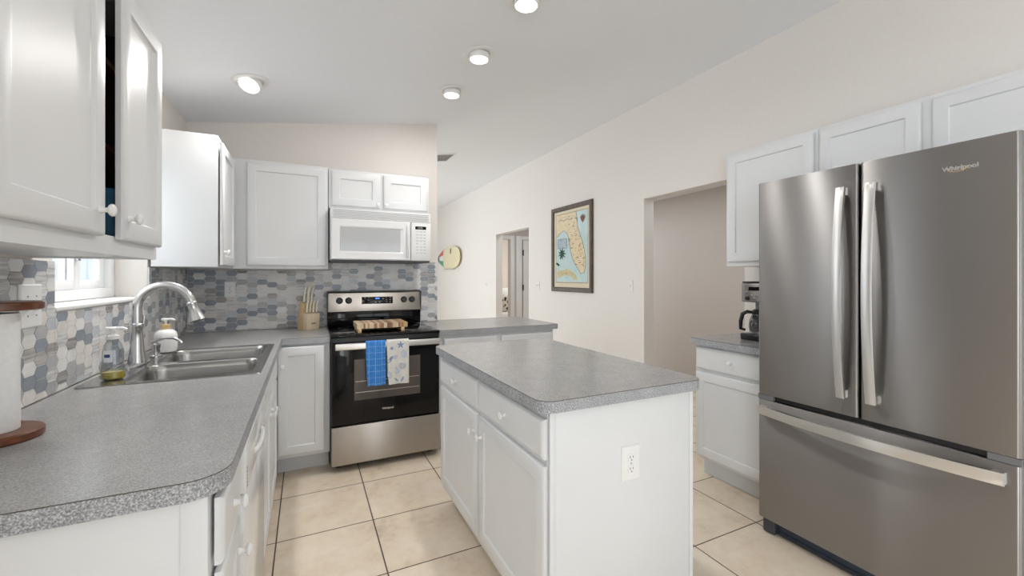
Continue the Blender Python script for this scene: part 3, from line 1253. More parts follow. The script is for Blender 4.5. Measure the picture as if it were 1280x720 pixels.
# printed shells, starfish and spiral lying on the cloth's front
ROOTLOC[tw] = Vector(tw.location)
blue = plain('blue_grey_print', (.25, .33, .50), .9)
pale = plain('pale_blue_print', (.52, .58, .66), .9)


def cloth_n(u, z):
    # front face of the white towel at (u, z)
    t = (.868 - z) / (.868 - .575)
    dn = max(0, (.868 - z) / .35)
    a = (u - .5725 - .006 * dn) / (.151 * (1 - .10 * dn)) + .5
    w_ = .010 * dn * math.sin(a * 9 + .3) + .004 * dn * math.sin(a * 21 + .6)
    return .0855 + .006 * t + max(w_, -.006) + .004 + .0006


def decal(pts, mat, name='print'):
    mb = MB()
    c = sum((Vector((a, b)) for a, b in pts), Vector((0, 0))) / len(pts)
    vs = [mb.bm.verts.new(frg.p(a, cloth_n(a, b), b)) for a, b in pts]
    vc = mb.bm.verts.new(frg.p(c.x, cloth_n(c.x, c.y) + .0002, c.y))
    for i in range(len(vs)):
        mb.face([vs[i], vs[(i + 1) % len(vs)], vc])
    return mb.build(name, mat, tw, recalc=False)


def star(cx_, cz_, r, rot):
    return [(cx_ + (r if k % 2 == 0 else r * .38) * math.cos(rot + k * math.pi / 5), cz_ + (r if k % 2 == 0 else r * .38) * math.sin(rot + k * math.pi / 5)) for k in range(10)]


def ell(cx_, cz_, a, b, rot=0, n=18):
    return [(cx_ + a * math.cos(t) * math.cos(rot) - b * math.sin(t) * math.sin(rot), cz_ + a * math.cos(t) * math.sin(rot) + b * math.sin(t) * math.cos(rot)) for t in [2 * math.pi * k / n for k in range(n)]]


decal(star(.590, .842, .030, .3), blue)
decal(star(.530, .822, .018, .9), blue)
decal(ell(.612, .778, .022, .030, .3), pale)
decal(ell(.520, .745, .028, .010, 1.0), blue)
decal(ell(.552, .760, .018, .014, .2), pale)
decal(ell(.515, .640, .015, .026, .1), pale)
decal(ell(.565, .665, .020, .026, .5), pale)
decal(ell(.560, .604, .006, .020, .8), blue)
decal(ell(.600, .604, .006, .020, -.5), blue)
mb = MB()
pts = []
for k in range(46):
    t = k / 45 * 4.2 * math.pi
    r = .004 + .021 * k / 45
    a, b = .600 + r * math.cos(t), .698 + r * math.sin(t)
    pts.append(frg.p(a, cloth_n(a, b) + .0004, b))
mb.tube(pts, .0016, 6)
mb.build('print', blue, tw)

# ------------------------------------------------------------------ microwave
MY = 3.36
fm = Fr((0, MY), (1, 0), (0, -1))
m_ = thing('microwave', 'white over-the-range microwave under the short cabinet', 'microwave', (.525, 3.56, 1.432))
mb = MB()
mb.box(.157, .897, -.395, 0, 1.442, 1.822, fm)
mb.build('body', M['white'], m_, .003)
mb = MB()
mb.box(.16, .894, -.39, -.01, 1.430, 1.4415, fm)
mb.build('underside', M['darkgrey'], m_)
mb = MB()
mb.box(.157, .897, .001, .012, 1.748, 1.820, fm)
gr = mb.build('vent_grille', M['white'], m_, .003)
mb = MB()
for k in range(5):
    z = 1.758 + k * .0112
    mb.box(.175, .88, .0115, .0132, z, z + .0045, fm)
mb.build('vent_slots', M['greymark'], gr)
mb = MB()
mb.rings(.160, .735, 1.444, 1.744, [(0, .001), (0, .020), (.006, .026), (.05, .026), (.062, .020), (.064, .018)], fm)
md = mb.build('door', M['white_gloss'], m_)
mb = MB()
mb.box(.224, .658, .0182, .0205, 1.502, 1.682, fm)
mb.build('window', M['microwin'], md)
mb = MB()
mb.tube([fm.p(.712, .026 + .022 * math.sin(math.pi * k / 14) ** .6, 1.468 + .25 * k / 14) for k in range(15)], .009, 10)
mb.build('handle', M['white_gloss'], md)
mb = MB()
mb.box(.740, .896, .001, .022, 1.444, 1.744, fm)
cp = mb.build('control_panel', M['white_gloss'], m_, .004)
mb = MB()
mb.box(.772, .858, .0215, .0232, 1.690, 1.714, fm)
ds = mb.build('display', M['black'], cp)
lettering('12:00', .018, fm, .79, .0232, 1.695, 'digits', M['mark'], ds, depth=.0003)
mb = MB()
for r in range(8):
    for q_ in range(3):
        if r in (4,) and q_ == 1:
            continue
        u, z = .778 + q_ * .029, 1.668 - r * .024
        mb.box(u, u + .019, .0215, .0228, z, z + .008, fm)
mb.build('buttons', plain('pale_button_print', (.55, .55, .56), .4), cp)

# ------------------------------------------------------------------ refrigerator
fx = 2.102
ff_ = Fr((fx, 0), (0, 1), (-1, 0))
f = thing('refrigerator', 'stainless French-door refrigerator with bottom freezer drawer', 'refrigerator', (2.45, .97, 0))
mb = MB()
mb.box(2.178, 2.875, .528, 1.412, .03, 1.775)
mb.build('body', M['darkgrey'], f, .004)


def fdoor(name, y0, y1, z0, z1):
    mb = MB()
    pl = rounded([(2.175, y0), (fx, y0), (fx, y1), (2.175, y1)], [.004, .014, .014, .004], 5)
    mb.prism(pl, z0, z1)
    return mb.build(name, M['steel'], f, .0025)


dl = fdoor('door', .976, 1.419, .714, 1.795)
drr = fdoor('door', .519, .970, .714, 1.795)
dw = fdoor('freezer_drawer', .519, 1.419, .085, .688)
mb = MB()
mb.box(2.12, 2.177, .525, 1.413, .690, .712)
mb.box(2.125, 2.177, .9705, .9755, .716, 1.79)
mb.build('door_gasket', M['blackp'], f)
for y in (.52, 1.34):
    mb = MB()
    mb.box(2.104, 2.1195, y, y + .078, .6895, .7125)
    mb.build('hinge_cover', M['toe_hinge'], f)


def bowed(fr, horiz, u0, u1, z0, z1, wid, bow, parent, thick=.012):
    """flat bowed bar with end posts"""
    mb = MB()
    N = 24
    L = []
    for k in range(N + 1):
        t = k / N
        n = .020 + bow * (1 - (2 * t - 1) ** 2)
        if horiz:
            u = u0 + (u1 - u0) * t
            z = (z0 + (z1 - z0) * t)
            L.append([fr.p(u, n, z - wid / 2), fr.p(u, n + thick * .8, z - wid / 2 + .002), fr.p(u, n + thick, z), fr.p(u, n + thick * .8, z + wid / 2 - .002), fr.p(u, n, z + wid / 2)])
        else:
            z = z0 + (z1 - z0) * t
            u = u0
            L.append([fr.p(u - wid / 2, n, z), fr.p(u - wid / 2 + .002, n + thick * .8, z), fr.p(u, n + thick, z), fr.p(u + wid / 2 - .002, n + thick * .8, z), fr.p(u + wid / 2, n, z)])
    mb.loops(L)
    for t in (0.02, .98):
        if horiz:
            u = u0 + (u1 - u0) * t
            z = z0 + (z1 - z0) * t
            mb.box(u - .016, u + .016, .0, .022, z - wid / 2 + .003, z + wid / 2 - .003, fr)
        else:
            z = z0 + (z1 - z0) * t
            mb.box(u0 - wid / 2 + .003, u0 + wid / 2 - .003, .0, .022, z - .016, z + .016, fr)
    return mb.build('handle', M['steel_light'], parent, smooth=40)


bowed(ff_, False, 1.030, 0, .79, 1.70, .036, .034, dl)
bowed(ff_, False, .922, 0, .79, 1.70, .036, .034, drr)
bowed(ff_, True, 1.400, .552, .640, .640, .046, .042, dw)
lettering('Whirlpool', .0225, ff_, .712, .0004, 1.697, 'badge_lettering', M['chrome'], drr, flip=-1, depth=.0008, bold=.0007)
mb = MB()
mb.tube([ff_.p(.672 - .026 * math.cos(a), .0018, 1.703 + .012 * math.sin(a)) for a in [math.radians(200 + 14 * k) for k in range(14)]], .0012, 6)
mb.build('badge_swoosh', M['bamboo'], drr)
mb = MB()
mb.loops([[Vector((x, y, z)) for x, z in ((2.150, .012), (2.172, .012), (2.177, .082), (2.168, .082))] for y in (.60, 1.345)])
for k in range(5):
    mb.box(2.147, 2.152, .62, 1.335, .016 + k * .003, .018 + k * .003)
mb.build('kick_grille', plain('blue_black_plastic', (.03, .04, .065), .3), f)
for y in (.535, 1.35):
    mb = MB()
    mb.box(2.128, 2.19, y, y + .062, .001, .078)
    mb.build('foot_cover', M['darkgrey'], f, .01, seg=3)


# ------------------------------------------------------------------ sink and faucet
s = thing('sink', 'stainless double-bowl drop-in sink below the window', 'sink', (-.46, 2.46, .75))
ZR = CT + .0035
b1 = rounded(rect(-.632, -.205, 2.060, 2.425), .06, 8)
b2 = rounded(rect(-.632, -.205, 2.462, 2.845), .06, 8)
ro = rounded(rect(SX0, SX1, SY0, SY1), .018, 4)
mb = MB()
mb.poly([(x, y, ZR) for x, y in ro], Vector((0, 0, 1)), [[(x, y, ZR) for x, y in b] for b in (b1, b2)])
mb.loops([[Vector((x, y, ZR)) for x, y in ro], [Vector((x + (.002 if x > -.45 else -.002), y + (.002 if y > 2.45 else -.002), CT + .0006)) for x, y in ro]], False, False)
mb.build('rim', M['sink'], s, weld=True, recalc=True)


def shrink(poly, k):
    cx_ = sum(p[0] for p in poly) / len(poly)
    cy_ = sum(p[1] for p in poly) / len(poly)
    sx = max(p[0] for p in poly) - cx_
    sy = max(p[1] for p in poly) - cy_
    return [(cx_ + (x - cx_) * (sx - k) / sx, cy_ + (y - cy_) * (sy - k) / sy) for x, y in poly]


for b in (b1, b2):
    mb = MB()
    prof = [(0, ZR - .0002), (.004, ZR - .006), (.007, ZR - .03), (.016, ZR - .13), (.024, ZR - .155), (.045, ZR - .168), (.10, ZR - .172), (.17, ZR - .175)]
    L = [[Vector((x, y, z)) for x, y in shrink(b, k)] for k, z in prof]
    mb.loops(L, cap0=False)
    bo = mb.build('bowl', M['sink'], s, smooth=60)
    cx_ = sum(p[0] for p in b) / len(b)
    cy_ = sum(p[1] for p in b) / len(b)
    mb = MB()
    mb.lathe([(.045, 0), (.045, .003), (.036, .004), (.03, .001), (.001, .0012)], (cx_, cy_, ZR - .1748), seg=24)
    mb.build('drain', M['chrome'], bo)

fa_ = thing('faucet', 'brushed nickel gooseneck pull-down faucet behind the sink', 'faucet', (-.69, 2.47, ZR))
mb = MB()
L = []
for zz, k in ((ZR + .0005, 1.0), (ZR + .006, 1.0), (ZR + .009, .9)):
    L.append([Vector((-.69 + .034 * k * math.cos(t), 2.47 + .125 * k * math.copysign(abs(math.sin(t)) ** .7, math.sin(t)), zz)) for t in [2 * math.pi * i / 40 for i in range(40)]])
mb.loops(L)
mb.build('base_plate', M['nickel'], fa_)
mb = MB()
mb.lathe([(.034, ZR + .009), (.033, ZR + .02), (.026, ZR + .06), (.0225, ZR + .12), (.0205, ZR + .16), (.0235, ZR + .165), (.0235, ZR + .182), (.0187, ZR + .186)], (-.69, 2.47, 0), seg=28)
mb.build('body', M['nickel'], fa_)
RN = .104
zn = 1.17
pts = [(-.69, 2.47, ZR + .18), (-.69, 2.47, 1.13)] + [(-.69 + RN - RN * math.cos(a), 2.47 - .02 * (1 - math.cos(a)) / 2, zn + RN * math.sin(a)) for a in [math.pi * k / 24 * .93 for k in range(25)]]
mb = MB()
mb.tube(pts, .0185, 18)
mb.build('gooseneck', M['nickel'], fa_)
e = Vector(pts[-1])
dv = (Vector(pts[-1]) - Vector(pts[-2])).normalized()
mb = MB()
mb.lathe([(.019, -.004), (.022, .0), (.022, .01), (.020, .014), (.022, .040), (.030, .070), (.034, .084), (.032, .088)], e, dv, 24)
hd = mb.build('spray_head', M['nickel'], fa_)
mb = MB()
mb.lathe([(.030, .0882), (.030, .092), (.001, .092)], e, dv, 24)
mb.build('nozzle', M['darkgrey'], hd)
mb = MB()
mb.lathe([(.001, 0), (.012, .001), (.015, .012), (.017, .025), (.013, .04), (.009, .05)], (-.69, 2.492, 1.035), (0, 1, .25), 18)
mb.tube([(-.69, 2.535, 1.048), (-.69, 2.545, 1.065), (-.688, 2.548, 1.10), (-.686, 2.55, 1.135)], [.008, .007, .006, .008], 12)
mb.build('lever', M['nickel'], fa_)

sd = thing('soap_dispenser', 'nickel deck-mounted soap pump with a curved spout beside the faucet', 'soap dispenser', (-.672, 2.665, ZR))
mb = MB()
mb.lathe([(.026, ZR + .0005), (.026, ZR + .006), (.018, ZR + .012), (.016, ZR + .04), (.019, ZR + .05), (.019, ZR + .062), (.010, ZR + .07)], (-.672, 2.665, 0), seg=22)
mb.build('body', M['nickel'], sd)
mb = MB()
mb.tube([(-.69, 2.665, ZR + .068), (-.665, 2.663, ZR + .083), (-.635, 2.66, ZR + .092), (-.60, 2.655, ZR + .090), (-.575, 2.65, ZR + .076), (-.565, 2.648, ZR + .062)], [.009, .009, .008, .0075, .007, .006], 12)
mb.build('spout', M['nickel'], sd)


def pump(base, z, mat, parent, dirx=1, k=1.0):
    x, y = base
    mb = MB()
    mb.lathe([(.006 * k, z), (.006 * k, z + .018 * k), (.012 * k, z + .020 * k), (.013 * k, z + .030 * k), (.008 * k, z + .034 * k)], (x, y, 0), seg=16)
    mb.tube([(x - .02 * k * dirx, y, z + .028 * k), (x + .030 * k * dirx, y, z + .028 * k), (x + .042 * k * dirx, y, z + .022 * k)], [.007 * k, .006 * k, .005 * k], 10)
    return mb.build('pump', mat, parent)


# clear dish-soap bottle
bx, by = -.672, 2.145
sb = thing('soap_bottle', 'clear plastic soap bottle with a little yellow liquid at the sink corner', 'bottle', (bx, by, ZR))
clear = pane_mat('clear_plastic', .08, .9, (.90, .92, .93))
prof = [(.001, .0), (.030, .0), (.036, .006), (.037, .03), (.033, .07), (.032, .11), (.026, .135), (.018, .148), (.0165, .155)]


def oval(prof, x, y, z, ky):
    L = []
    for r, h in prof:
        L.append([Vector((x + r * math.cos(t), y + r * ky * math.sin(t), z + h)) for t in [2 * math.pi * i / 28 for i in range(28)]])
    return L


mb = MB()
mb.loops(oval(prof, bx, by, ZR + .0005, .8), True, False)
inner = [(max(r - .0016, .0005), min(max(h, .0018), .154)) for r, h in prof][::-1]
mb.loops(oval(inner, bx, by, ZR + .0005, .8), False, True)
mb.build('bottle', clear, sb, recalc=True)
mb = MB()
mb.loops(oval([(.001, .0026), (.0275, .0026), (.0337, .007), (.0347, .03), (.001, .0305)], bx, by, ZR + .0005, .79))
mb.build('liquid', plain('yellow_soap', (.66, .50, .03), .1, coat=.5), sb)
mb = MB()
mb.lathe([(.019, ZR + .1555), (.019, ZR + .168), (.012, ZR + .172)], (bx, by, 0), seg=20)
mb.build('collar', M['plate'], sb)
pump((bx, by), ZR + .168, M['plate'], sb, 1)
mb = MB()
# label patch on the side facing the room
for z0, z1, mm in ((.070, .115, 0), (.088, .100, 1)):
    mb.mi = mm
    r = .0338 if mm == 0 else .0344
    ang_ = [(-2.25 + i * .9 / 8) for i in range(9)]
    ang_ = ang_ if mm == 0 else ang_[1:7]
    mb.loops([[Vector((bx + r * math.cos(a), by + r * .8 * math.sin(a), ZR + z)) for a in ang_] for z in (z0, z1)], False, False, closed=False)
mb.build('sticker', [plain('white_sticker', (.8, .82, .85), .4), plain('navy_print', (.03, .06, .22), .4)], sb, recalc=False)

wx, wy = -.665, 2.80
wb = thing('soap_bottle', 'round white ceramic soap bottle with a wooden collar behind the faucet', 'bottle', (wx, wy, ZR))
mb = MB()
mb.lathe([(.034, 0), (.046, .006), (.050, .03), (.050, .085), (.045, .105), (.030, .118), (.020, .122)], (wx, wy, ZR + .0005), seg=28)
mb.build('bottle', M['knob'], wb)
mb = MB()
mb.lathe([(.021, .1225), (.021, .146), (.018, .148)], (wx, wy, ZR + .0005), seg=22)
mb.build('collar', M['bamboo'], wb)
pump((wx, wy), ZR + .148, M['plate'], wb, 1, .9)

# ------------------------------------------------------------------ paper towel stand
tx, ty = -.684, 1.475
pt = thing('paper_towel_holder', 'red-brown wooden paper towel stand at the near end of the sink worktop', 'paper towel holder', (tx, ty, CT))
mb = MB()
mb.lathe([(.082, .0005), (.086, .004), (.086, .018), (.082, .022)], (tx, ty, CT), seg=40)
mb.build('base', M['wood_red'], pt)
mb = MB()
mb.lathe([(.009, .022), (.009, .316)], (tx, ty, CT), seg=14)
mb.build('post', M['wood_red'], pt)
mb = MB()
mb.lathe([(.070, .316), (.074, .319), (.074, .334), (.070, .337)], (tx + .008, ty + .01, CT), seg=40)
mb.build('top_disc', M['wood_red'], pt)
mb = MB()
mb.lathe([(.020, .0), (.043, .0), (.044, .002), (.044, .284), (.043, .286), (.020, .286)], (tx, ty, CT + .0225), seg=40, cap0=False, cap1=False)
mb.lathe([(.020, .0), (.020, .286)], (tx, ty, CT + .0225), seg=40, cap0=False, cap1=False)
o = mb.build('paper_towel_roll', M['paper'], weld=True)
rebase(o, (tx, ty, CT + .0225))
tag(o, 'white paper towel roll on the wooden stand', 'paper towel')

# ------------------------------------------------------------------ knife block
O = Vector((.005, 3.532, 0))
fk = Fr((.005, 3.532), (.774, .633), (-.633, .774))   # u along the front, n = away from the viewer
kb = thing('knife_block', 'pale wooden knife block full of knives left of the range', 'knife block', (.01, 3.6, CT))
W = .108
mb = MB()
mb.loops([[fk.p(u, n, CT + z) for n, z in ((0, .0005), (.045, .0005), (.050, .127), (-.008, .122))] for u in (0, W)])
mb.build('front_block', M['bamboo_pale'], kb, .002)
mb = MB()
mb.loops([[fk.p(u, n, CT + z) for n, z in ((.0455, .0005), (.108, .0005), (.078, .208), (.040, .196), (.0505, .127))] for u in (.001, W - .001)])
mb.build('rear_block', M['bamboo'], kb, .002)
mb = MB()
mb.box(.035, .075, -.0035, -.0012, CT + .045, CT + .052, fk)
mb.build('maker_mark', M['slot'], kb)


def knife(u, n, z, ln, label):
    k = thing('knife', label, 'knife', tuple(fk.p(u, n, z)), 'knives in the wooden block')
    lean = Vector((fk.n.x * -.16, fk.n.y * -.16, 1)).normalized()
    side = fk.u
    b = lean.cross(side).normalized()
    o = fk.p(u, n, z + .0008)

    def sec(t, w_, th, sh=0):
        c = o + lean * t + b * sh
        return [c + side * (th * math.cos(a)) + b * (w_ * math.sin(a)) for a in [2 * math.pi * i / 12 for i in range(12)]]
    mb = MB()
    mb.loops([sec(0, .008, .006), sec(.006, .010, .0075)])
    mb.build('bolster', M['nickel'], k)
    mb = MB()
    mb.loops([sec(.0062, .0085, .0065), sec(ln * .3, .0095, .0075, .001), sec(ln * .6, .0085, .007, .003), sec(ln * .85, .0105, .0075, .001), sec(ln, .009, .0065, -.004), sec(ln + .006, .004, .003, -.006)])
    h = mb.build('handle', M['cream'], k, smooth=60)
    return k


for i, u in enumerate((.012, .040, .068, .096)):
    knife(u, .020, CT + .1255, .095, 'white-handled steak knife in the front row of the wooden block')
for i, (u, n, ln) in enumerate(((.016, .056, .118), (.045, .056, .120), (.080, .054, .108), (.066, .069, .122), (.096, .069, .118))):
    knife(u, n, CT + .1985 + (n - .040) * .316, ln, 'white-handled long knife in the taller rear row of the wooden block')

# ------------------------------------------------------------------ coffee maker
cx_, cy_ = 2.62, 1.76
cm = thing('coffee_maker', 'black and stainless drip coffee maker on the worktop left of the refrigerator', 'coffee maker', (cx_, cy_, CT))
mb = MB()
mb.box(2.505, 2.74, 1.635, 1.812, CT + .001, CT + .042)
mb.build('base', M['blackp'], cm, .008, seg=3)
mb = MB()
mb.box(2.65, 2.74, 1.64, 1.808, CT + .0425, CT + .24)
mb.build('tower', M['blackp'], cm, .006)
mb = MB()
mb.box(2.512, 2.74, 1.638, 1.812, CT + .2405, CT + .362)
hd = mb.build('head', M['steel'], cm, .012, seg=3)
mb = MB()
mb.box(2.518, 2.735, 1.645, 1.805, CT + .3625, CT + .372)
mb.build('lid', M['blackp'], cm, .004)
fcm = Fr((2.512, 0), (0, 1), (-1, 0))
mb = MB()
mb.box(1.685, 1.755, .0, .002, CT + .315, CT + .338, fcm)
mb.build('display', M['black'], hd)
mb = MB()
for u, z in ((1.775, .30), (1.735, .285), (1.70, .285), (1.72, .262)):
    mb.lathe([(.008, 0), (.007, .003), (.001, .0035)], fcm.p(u, 0, CT + z), fcm.n, 14)
mb.build('buttons', M['chrome'], hd)
mb = MB()
mb.lathe([(.013, 0), (.012, .008), (.001, .009)], fcm.p(1.765, 0, CT + .265), fcm.n, 16)
mb.build('dial', M['blackp'], hd)
kf = thing('coffee_carafe', 'glass coffee carafe with black handle standing in the coffee maker', 'carafe', (2.578, 1.725, CT + .0425))
mb = MB()
mb.lathe([(.001, 0), (.052, 0), (.062, .012), (.065, .05), (.058, .09), (.046, .115), (.046, .125)], (2.578, 1.725, CT + .043), seg=30, cap1=False)
mb.lathe([(.044, .125), (.044, .115), (.056, .089), (.063, .05), (.060, .013), (.05, .002), (.001, .002)], (2.578, 1.725, CT + .043), seg=30, cap0=False)
mb.build('jug', glass_mat('carafe_glass', (.95, .95, .95)), kf)
mb = MB()
mb.lathe([(.048, .1255), (.050, .129), (.050, .142), (.034, .152), (.001, .154)], (2.578, 1.725, CT + .043), seg=30)
mb.build('lid', M['blackp'], kf)
mb = MB()
mb.tube([(2.545, 1.752, CT + .175), (2.525, 1.775, CT + .180), (2.508, 1.795, CT + .165), (2.502, 1.804, CT + .12), (2.506, 1.807, CT + .07), (2.522, 1.785, CT + .063)], [.009, .012, .013, .012, .011, .008], 12)
mb.build('handle', M['blackp'], kf)

# ------------------------------------------------------------------ recessed lamps, vent
nrm = Vector((-.148, 0, 1)).normalized()      # up, normal of the sloping ceiling


def downlight(x, y, label, aim, spread=180, power=1.0):
    z = zc(x)
    t = thing('recessed_light', label, 'ceiling light', (x, y, z), 'recessed ceiling lights')
    c = Vector((x, y, z)) - nrm * .001
    mb = MB()
    mb.lathe([(.066, 0), (.104, 0), (.106, .003), (.100, .006), (.070, .008), (.066, .006)], c, -nrm, 40, False, False)
    mb.lathe([(.066, .006), (.066, 0)], c, -nrm, 40, False, False)
    mb.build('trim_ring', M['trim'], t, weld=True)
    a = Vector(aim).normalized()
    o = c - nrm * .004
    mb = MB()
    mb.lathe([(.045, -.005), (.062, .004), (.064, .018), (.061, .034), (.055, .036), (.054, .026)], o, a, 36, True, False)
    eb = mb.build('eyeball', M['trim'], t)
    mb = MB()
    mb.lathe([(.054, .026), (.050, .0285), (.03, .031), (.001, .032)], o, a, 32)
    mb.build('lens', M['lens'], eb)
    l = bpy.data.lights.new('lamp_glow', 'AREA')
    l.shape = 'DISK'
    l.size = .10
    l.spread = math.radians(spread)
    l.energy = LAMP_POWER * power
    l.color = (1, .975, .945)
    lo = bpy.data.objects.new('lamp_glow', l)
    COL.objects.link(lo)
    lo.parent = t
    p = o + a * .039
    lo.location = p - Vector(t.location)
    lo.rotation_euler = a.to_track_quat('-Z', 'Y').to_euler()


downlight(-.305, 3.00, 'recessed eyeball ceiling light over the sink side, tilted towards the counter', (-.22, -.55, -1), 112, 1.15)
downlight(.953, 2.43, 'recessed eyeball ceiling light over the island, middle of the row of three', (0, 0, -1), 180, .75)
downlight(.96, 3.00, 'recessed eyeball ceiling light nearest the range end of the row', (0, 0, -1))
downlight(.975, 1.85, 'recessed eyeball ceiling light cut by the top edge of the picture', (0, 0, -1), 180, .85)

vt = thing('ceiling_vent', 'small white air vent in the ceiling past the end of the range wall', 'vent', (1.45, 4.98, zc(1.45)))


def cp_(x, y, d):
    return Vector((x, y, zc(x))) - nrm * d


mb = MB()
mb.loops([[cp_(x, y, .001) for x, y in rect(1.30, 1.60, 4.80, 5.16)], [cp_(x, y, .008) for x, y in rect(1.31, 1.59, 4.81, 5.15)]])
mb.build('frame', M['trim'], vt)
for k in range(9):
    mb = MB()
    y = 4.84 + k * .034
    mb.loops([[cp_(x, yy, .0083) for x, yy in rect(1.33, 1.57, y, y + .016)], [cp_(x, yy, .010) for x, yy in rect(1.33, 1.57, y, y + .016)]])
    mb.build('slat_gap', M['slot'], vt)


# ------------------------------------------------------------------ wall plates
def plate_thing(name, label, cat, loc):
    return thing(name, label, cat, loc)


t = plate_thing('outlet', 'white duplex outlet on the mosaic left of the knife block', 'outlet', (-.52, YB - .009, 1.16))
outlet(Fr((0, YB - .0085), (1, 0), (0, -1)), -.512, 1.222, 0, t)


M['plate_warm'] = plain('ivory_plate', (.77, .745, .715), .4)
FW = Fr((XR, 0), (0, 1), (-1, 0))


def switches(label, fr, u, z, gangs, n=0.0, h=.118, cat='light switch'):
    t = thing('light_switch', label, cat, tuple(fr.p(u, n, z - h / 2)))
    w_ = .07 + .046 * (gangs - 1)
    mb = MB()
    mb.rings(u - w_ / 2, u + w_ / 2, z - h / 2, z + h / 2, [(0, n + .0005), (0, n + .004), (.004, n + .007)], fr)
    mb.build('plate', M['plate'] if cat == 'light switch' and fr is not FW else M['plate_warm'], t)
    for g_ in range(gangs):
        uu = u + (g_ - (gangs - 1) / 2) * .046
        mb = MB()
        mb.box(uu - .005, uu + .005, n + .0072, n + .016, z - .004, z + .012, fr)
        mb.box(uu - .008, uu + .008, n + .0072, n + .0082, z - .016, z + .016, fr)
        tg = mb.build('toggle', M['cream'], t, .001)
        mb = MB()
        for s_ in (-1, 1):
            mb.lathe([(.003, 0), (.003, .001), (.001, .0015)], fr.p(uu, n + .007, z + s_ * .03), fr.n, 10)
        mb.build('screws', M['nickel'], tg)
    return t


switches('white double switch plate on the mosaic left of the sink window', Fr((XL + .0085, 0), (0, 1), (1, 0)), 1.83, 1.222, 2, h=.135)
switches('white wall switch between framed map and wide doorway', FW, 3.275, 1.225, 1)
switches('white double wall switch between narrow doorway and framed map', FW, 5.16, 1.20, 2)
switches('white wall switch left of the narrow doorway', FW, 7.05, 1.20, 1)

# ------------------------------------------------------------------ framed map
MY0, MY1, MZ0, MZ1 = 3.885, 4.757, 1.135, 2.195
fmap = Fr((XR, 0), (0, -1), (-1, 0))       # u grows to the viewer's right
U0, U1 = -MY1, -MY0
mp = thing('framed_map', 'framed old-style coastal map on the right-hand wall', 'picture', (XR - .02, (MY0 + MY1) / 2, MZ0))
mb = MB()
L = []
for i, n in ((0, .002), (0, .022), (.010, .030), (.045, .026), (.055, .014), (.055, .002)):
    L.append([fmap.p(U0 + i, n, MZ0 + i), fmap.p(U1 - i, n, MZ0 + i), fmap.p(U1 - i, n, MZ1 - i), fmap.p(U0 + i, n, MZ1 - i)])
L.append(L[0])
mb.loops(L, False, False)
mb.build('frame', noisy('dark_bronze_wood', [(.3, (.055, .035, .025)), (.7, (.12, .085, .06))], 30, .4, (1, 1, 1), bmp=.3), mp, weld=True)
mb = MB()
mb.box(U0 + .053, U1 - .053, .003, .009, MZ0 + .053, MZ1 - .053, fmap)
mb.build('mount', plain('cream_mount_card', (.74, .66, .50), .8), mp)
a0, a1, b0, b1 = U0 + .105, U1 - .095, MZ0 + .12, MZ1 - .10
mb = MB()
mb.box(a0 - .012, a1 + .012, .0092, .0096, b0 - .012, b1 + .012, fmap)
mb.build('map_border', noisy('tan_border_print', [(.3, (.42, .33, .20)), (.7, (.52, .42, .27))], 60, .8), mp)
mb = MB()
mb.box(a0, a1, .0098, .0104, b0, b1, fmap)
mb.build('map_sea', noisy('pale_blue_sea_print', [(.3, (.50, .66, .67)), (.7, (.60, .74, .73))], 9, .8), mp)


def mp_poly(pts, n, mat, name):
    mb = MB()
    P = [(a0 + x * (a1 - a0), b0 + y * (b1 - b0)) for x, y in pts]
    mb.poly([fmap.p(u, n, z) for u, z in P], fmap.n)
    return mb.build(name, mat, mp, recalc=False)


land = noisy('tan_land_print', [(.3, (.74, .58, .36)), (.55, (.80, .68, .46)), (.75, (.80, .62, .42))], 11, .8)
land2 = noisy('yellow_green_land_print', [(.3, (.55, .52, .27)), (.7, (.70, .60, .36))], 20, .8)
mp_poly([(0, 1), (.66, 1), (.69, .90), (.70, .80), (.76, .70), (.84, .58), (.90, .47), (.94, .36), (.95, .24), (.90, .13), (.80, .12), (.70, .20), (.60, .28), (.54, .36),
         (.49, .44), (.46, .52), (.44, .60), (.40, .68), (.33, .74), (.25, .76), (.18, .74), (.10, .72), (.05, .68), (0, .69)], .0108, land, 'map_land')
mp_poly([(.02, .14), (.10, .18), (.22, .17), (.36, .20), (.50, .17), (.66, .10), (.70, .04), (.60, .03), (.50, .08), (.34, .10), (.18, .08), (.06, .05)], .0108, land2, 'map_land')
ink = plain('dark_ink', (.07, .06, .04), .8)
green = plain('dark_green_ink', (.04, .10, .07), .8)
mp_poly([(.05, .50), (.36, .50), (.36, .64), (.05, .64)], .0108, noisy('grey_blue_inset_print', [(.3, (.38, .48, .58)), (.7, (.52, .56, .62))], 30, .8), 'map_inset')
rn = random.Random(9)
mb = MB()


def speck(x, y, w_, h_):
    u, z = a0 + x * (a1 - a0), b0 + y * (b1 - b0)
    mb.box(u, u + w_, .0109, .0113, z, z + h_, fmap)


for k in range(150):
    x, y = rn.uniform(.40, .92), rn.uniform(.20, .95)
    if not (.40 + max(0, .62 - y) * .55 < x < .70 + min(.2, max(0, .8 - y) * .5)):
        continue
    speck(x, y, rn.uniform(.008, .03), rn.uniform(.004, .009))
for k in range(14):
    speck(.10 + k * .033, .91 + .01 * math.sin(k), .012, .012)
for k in range(12):
    speck(.15 + k * .03, .955, .010, .004)
for k in range(10):
    speck(rn.uniform(.1, .6), rn.uniform(.06, .16), rn.uniform(.01, .025), .006)
for k in range(8):
    speck(rn.uniform(.12, .42), .52 + k * .014, rn.uniform(.02, .06), .004)
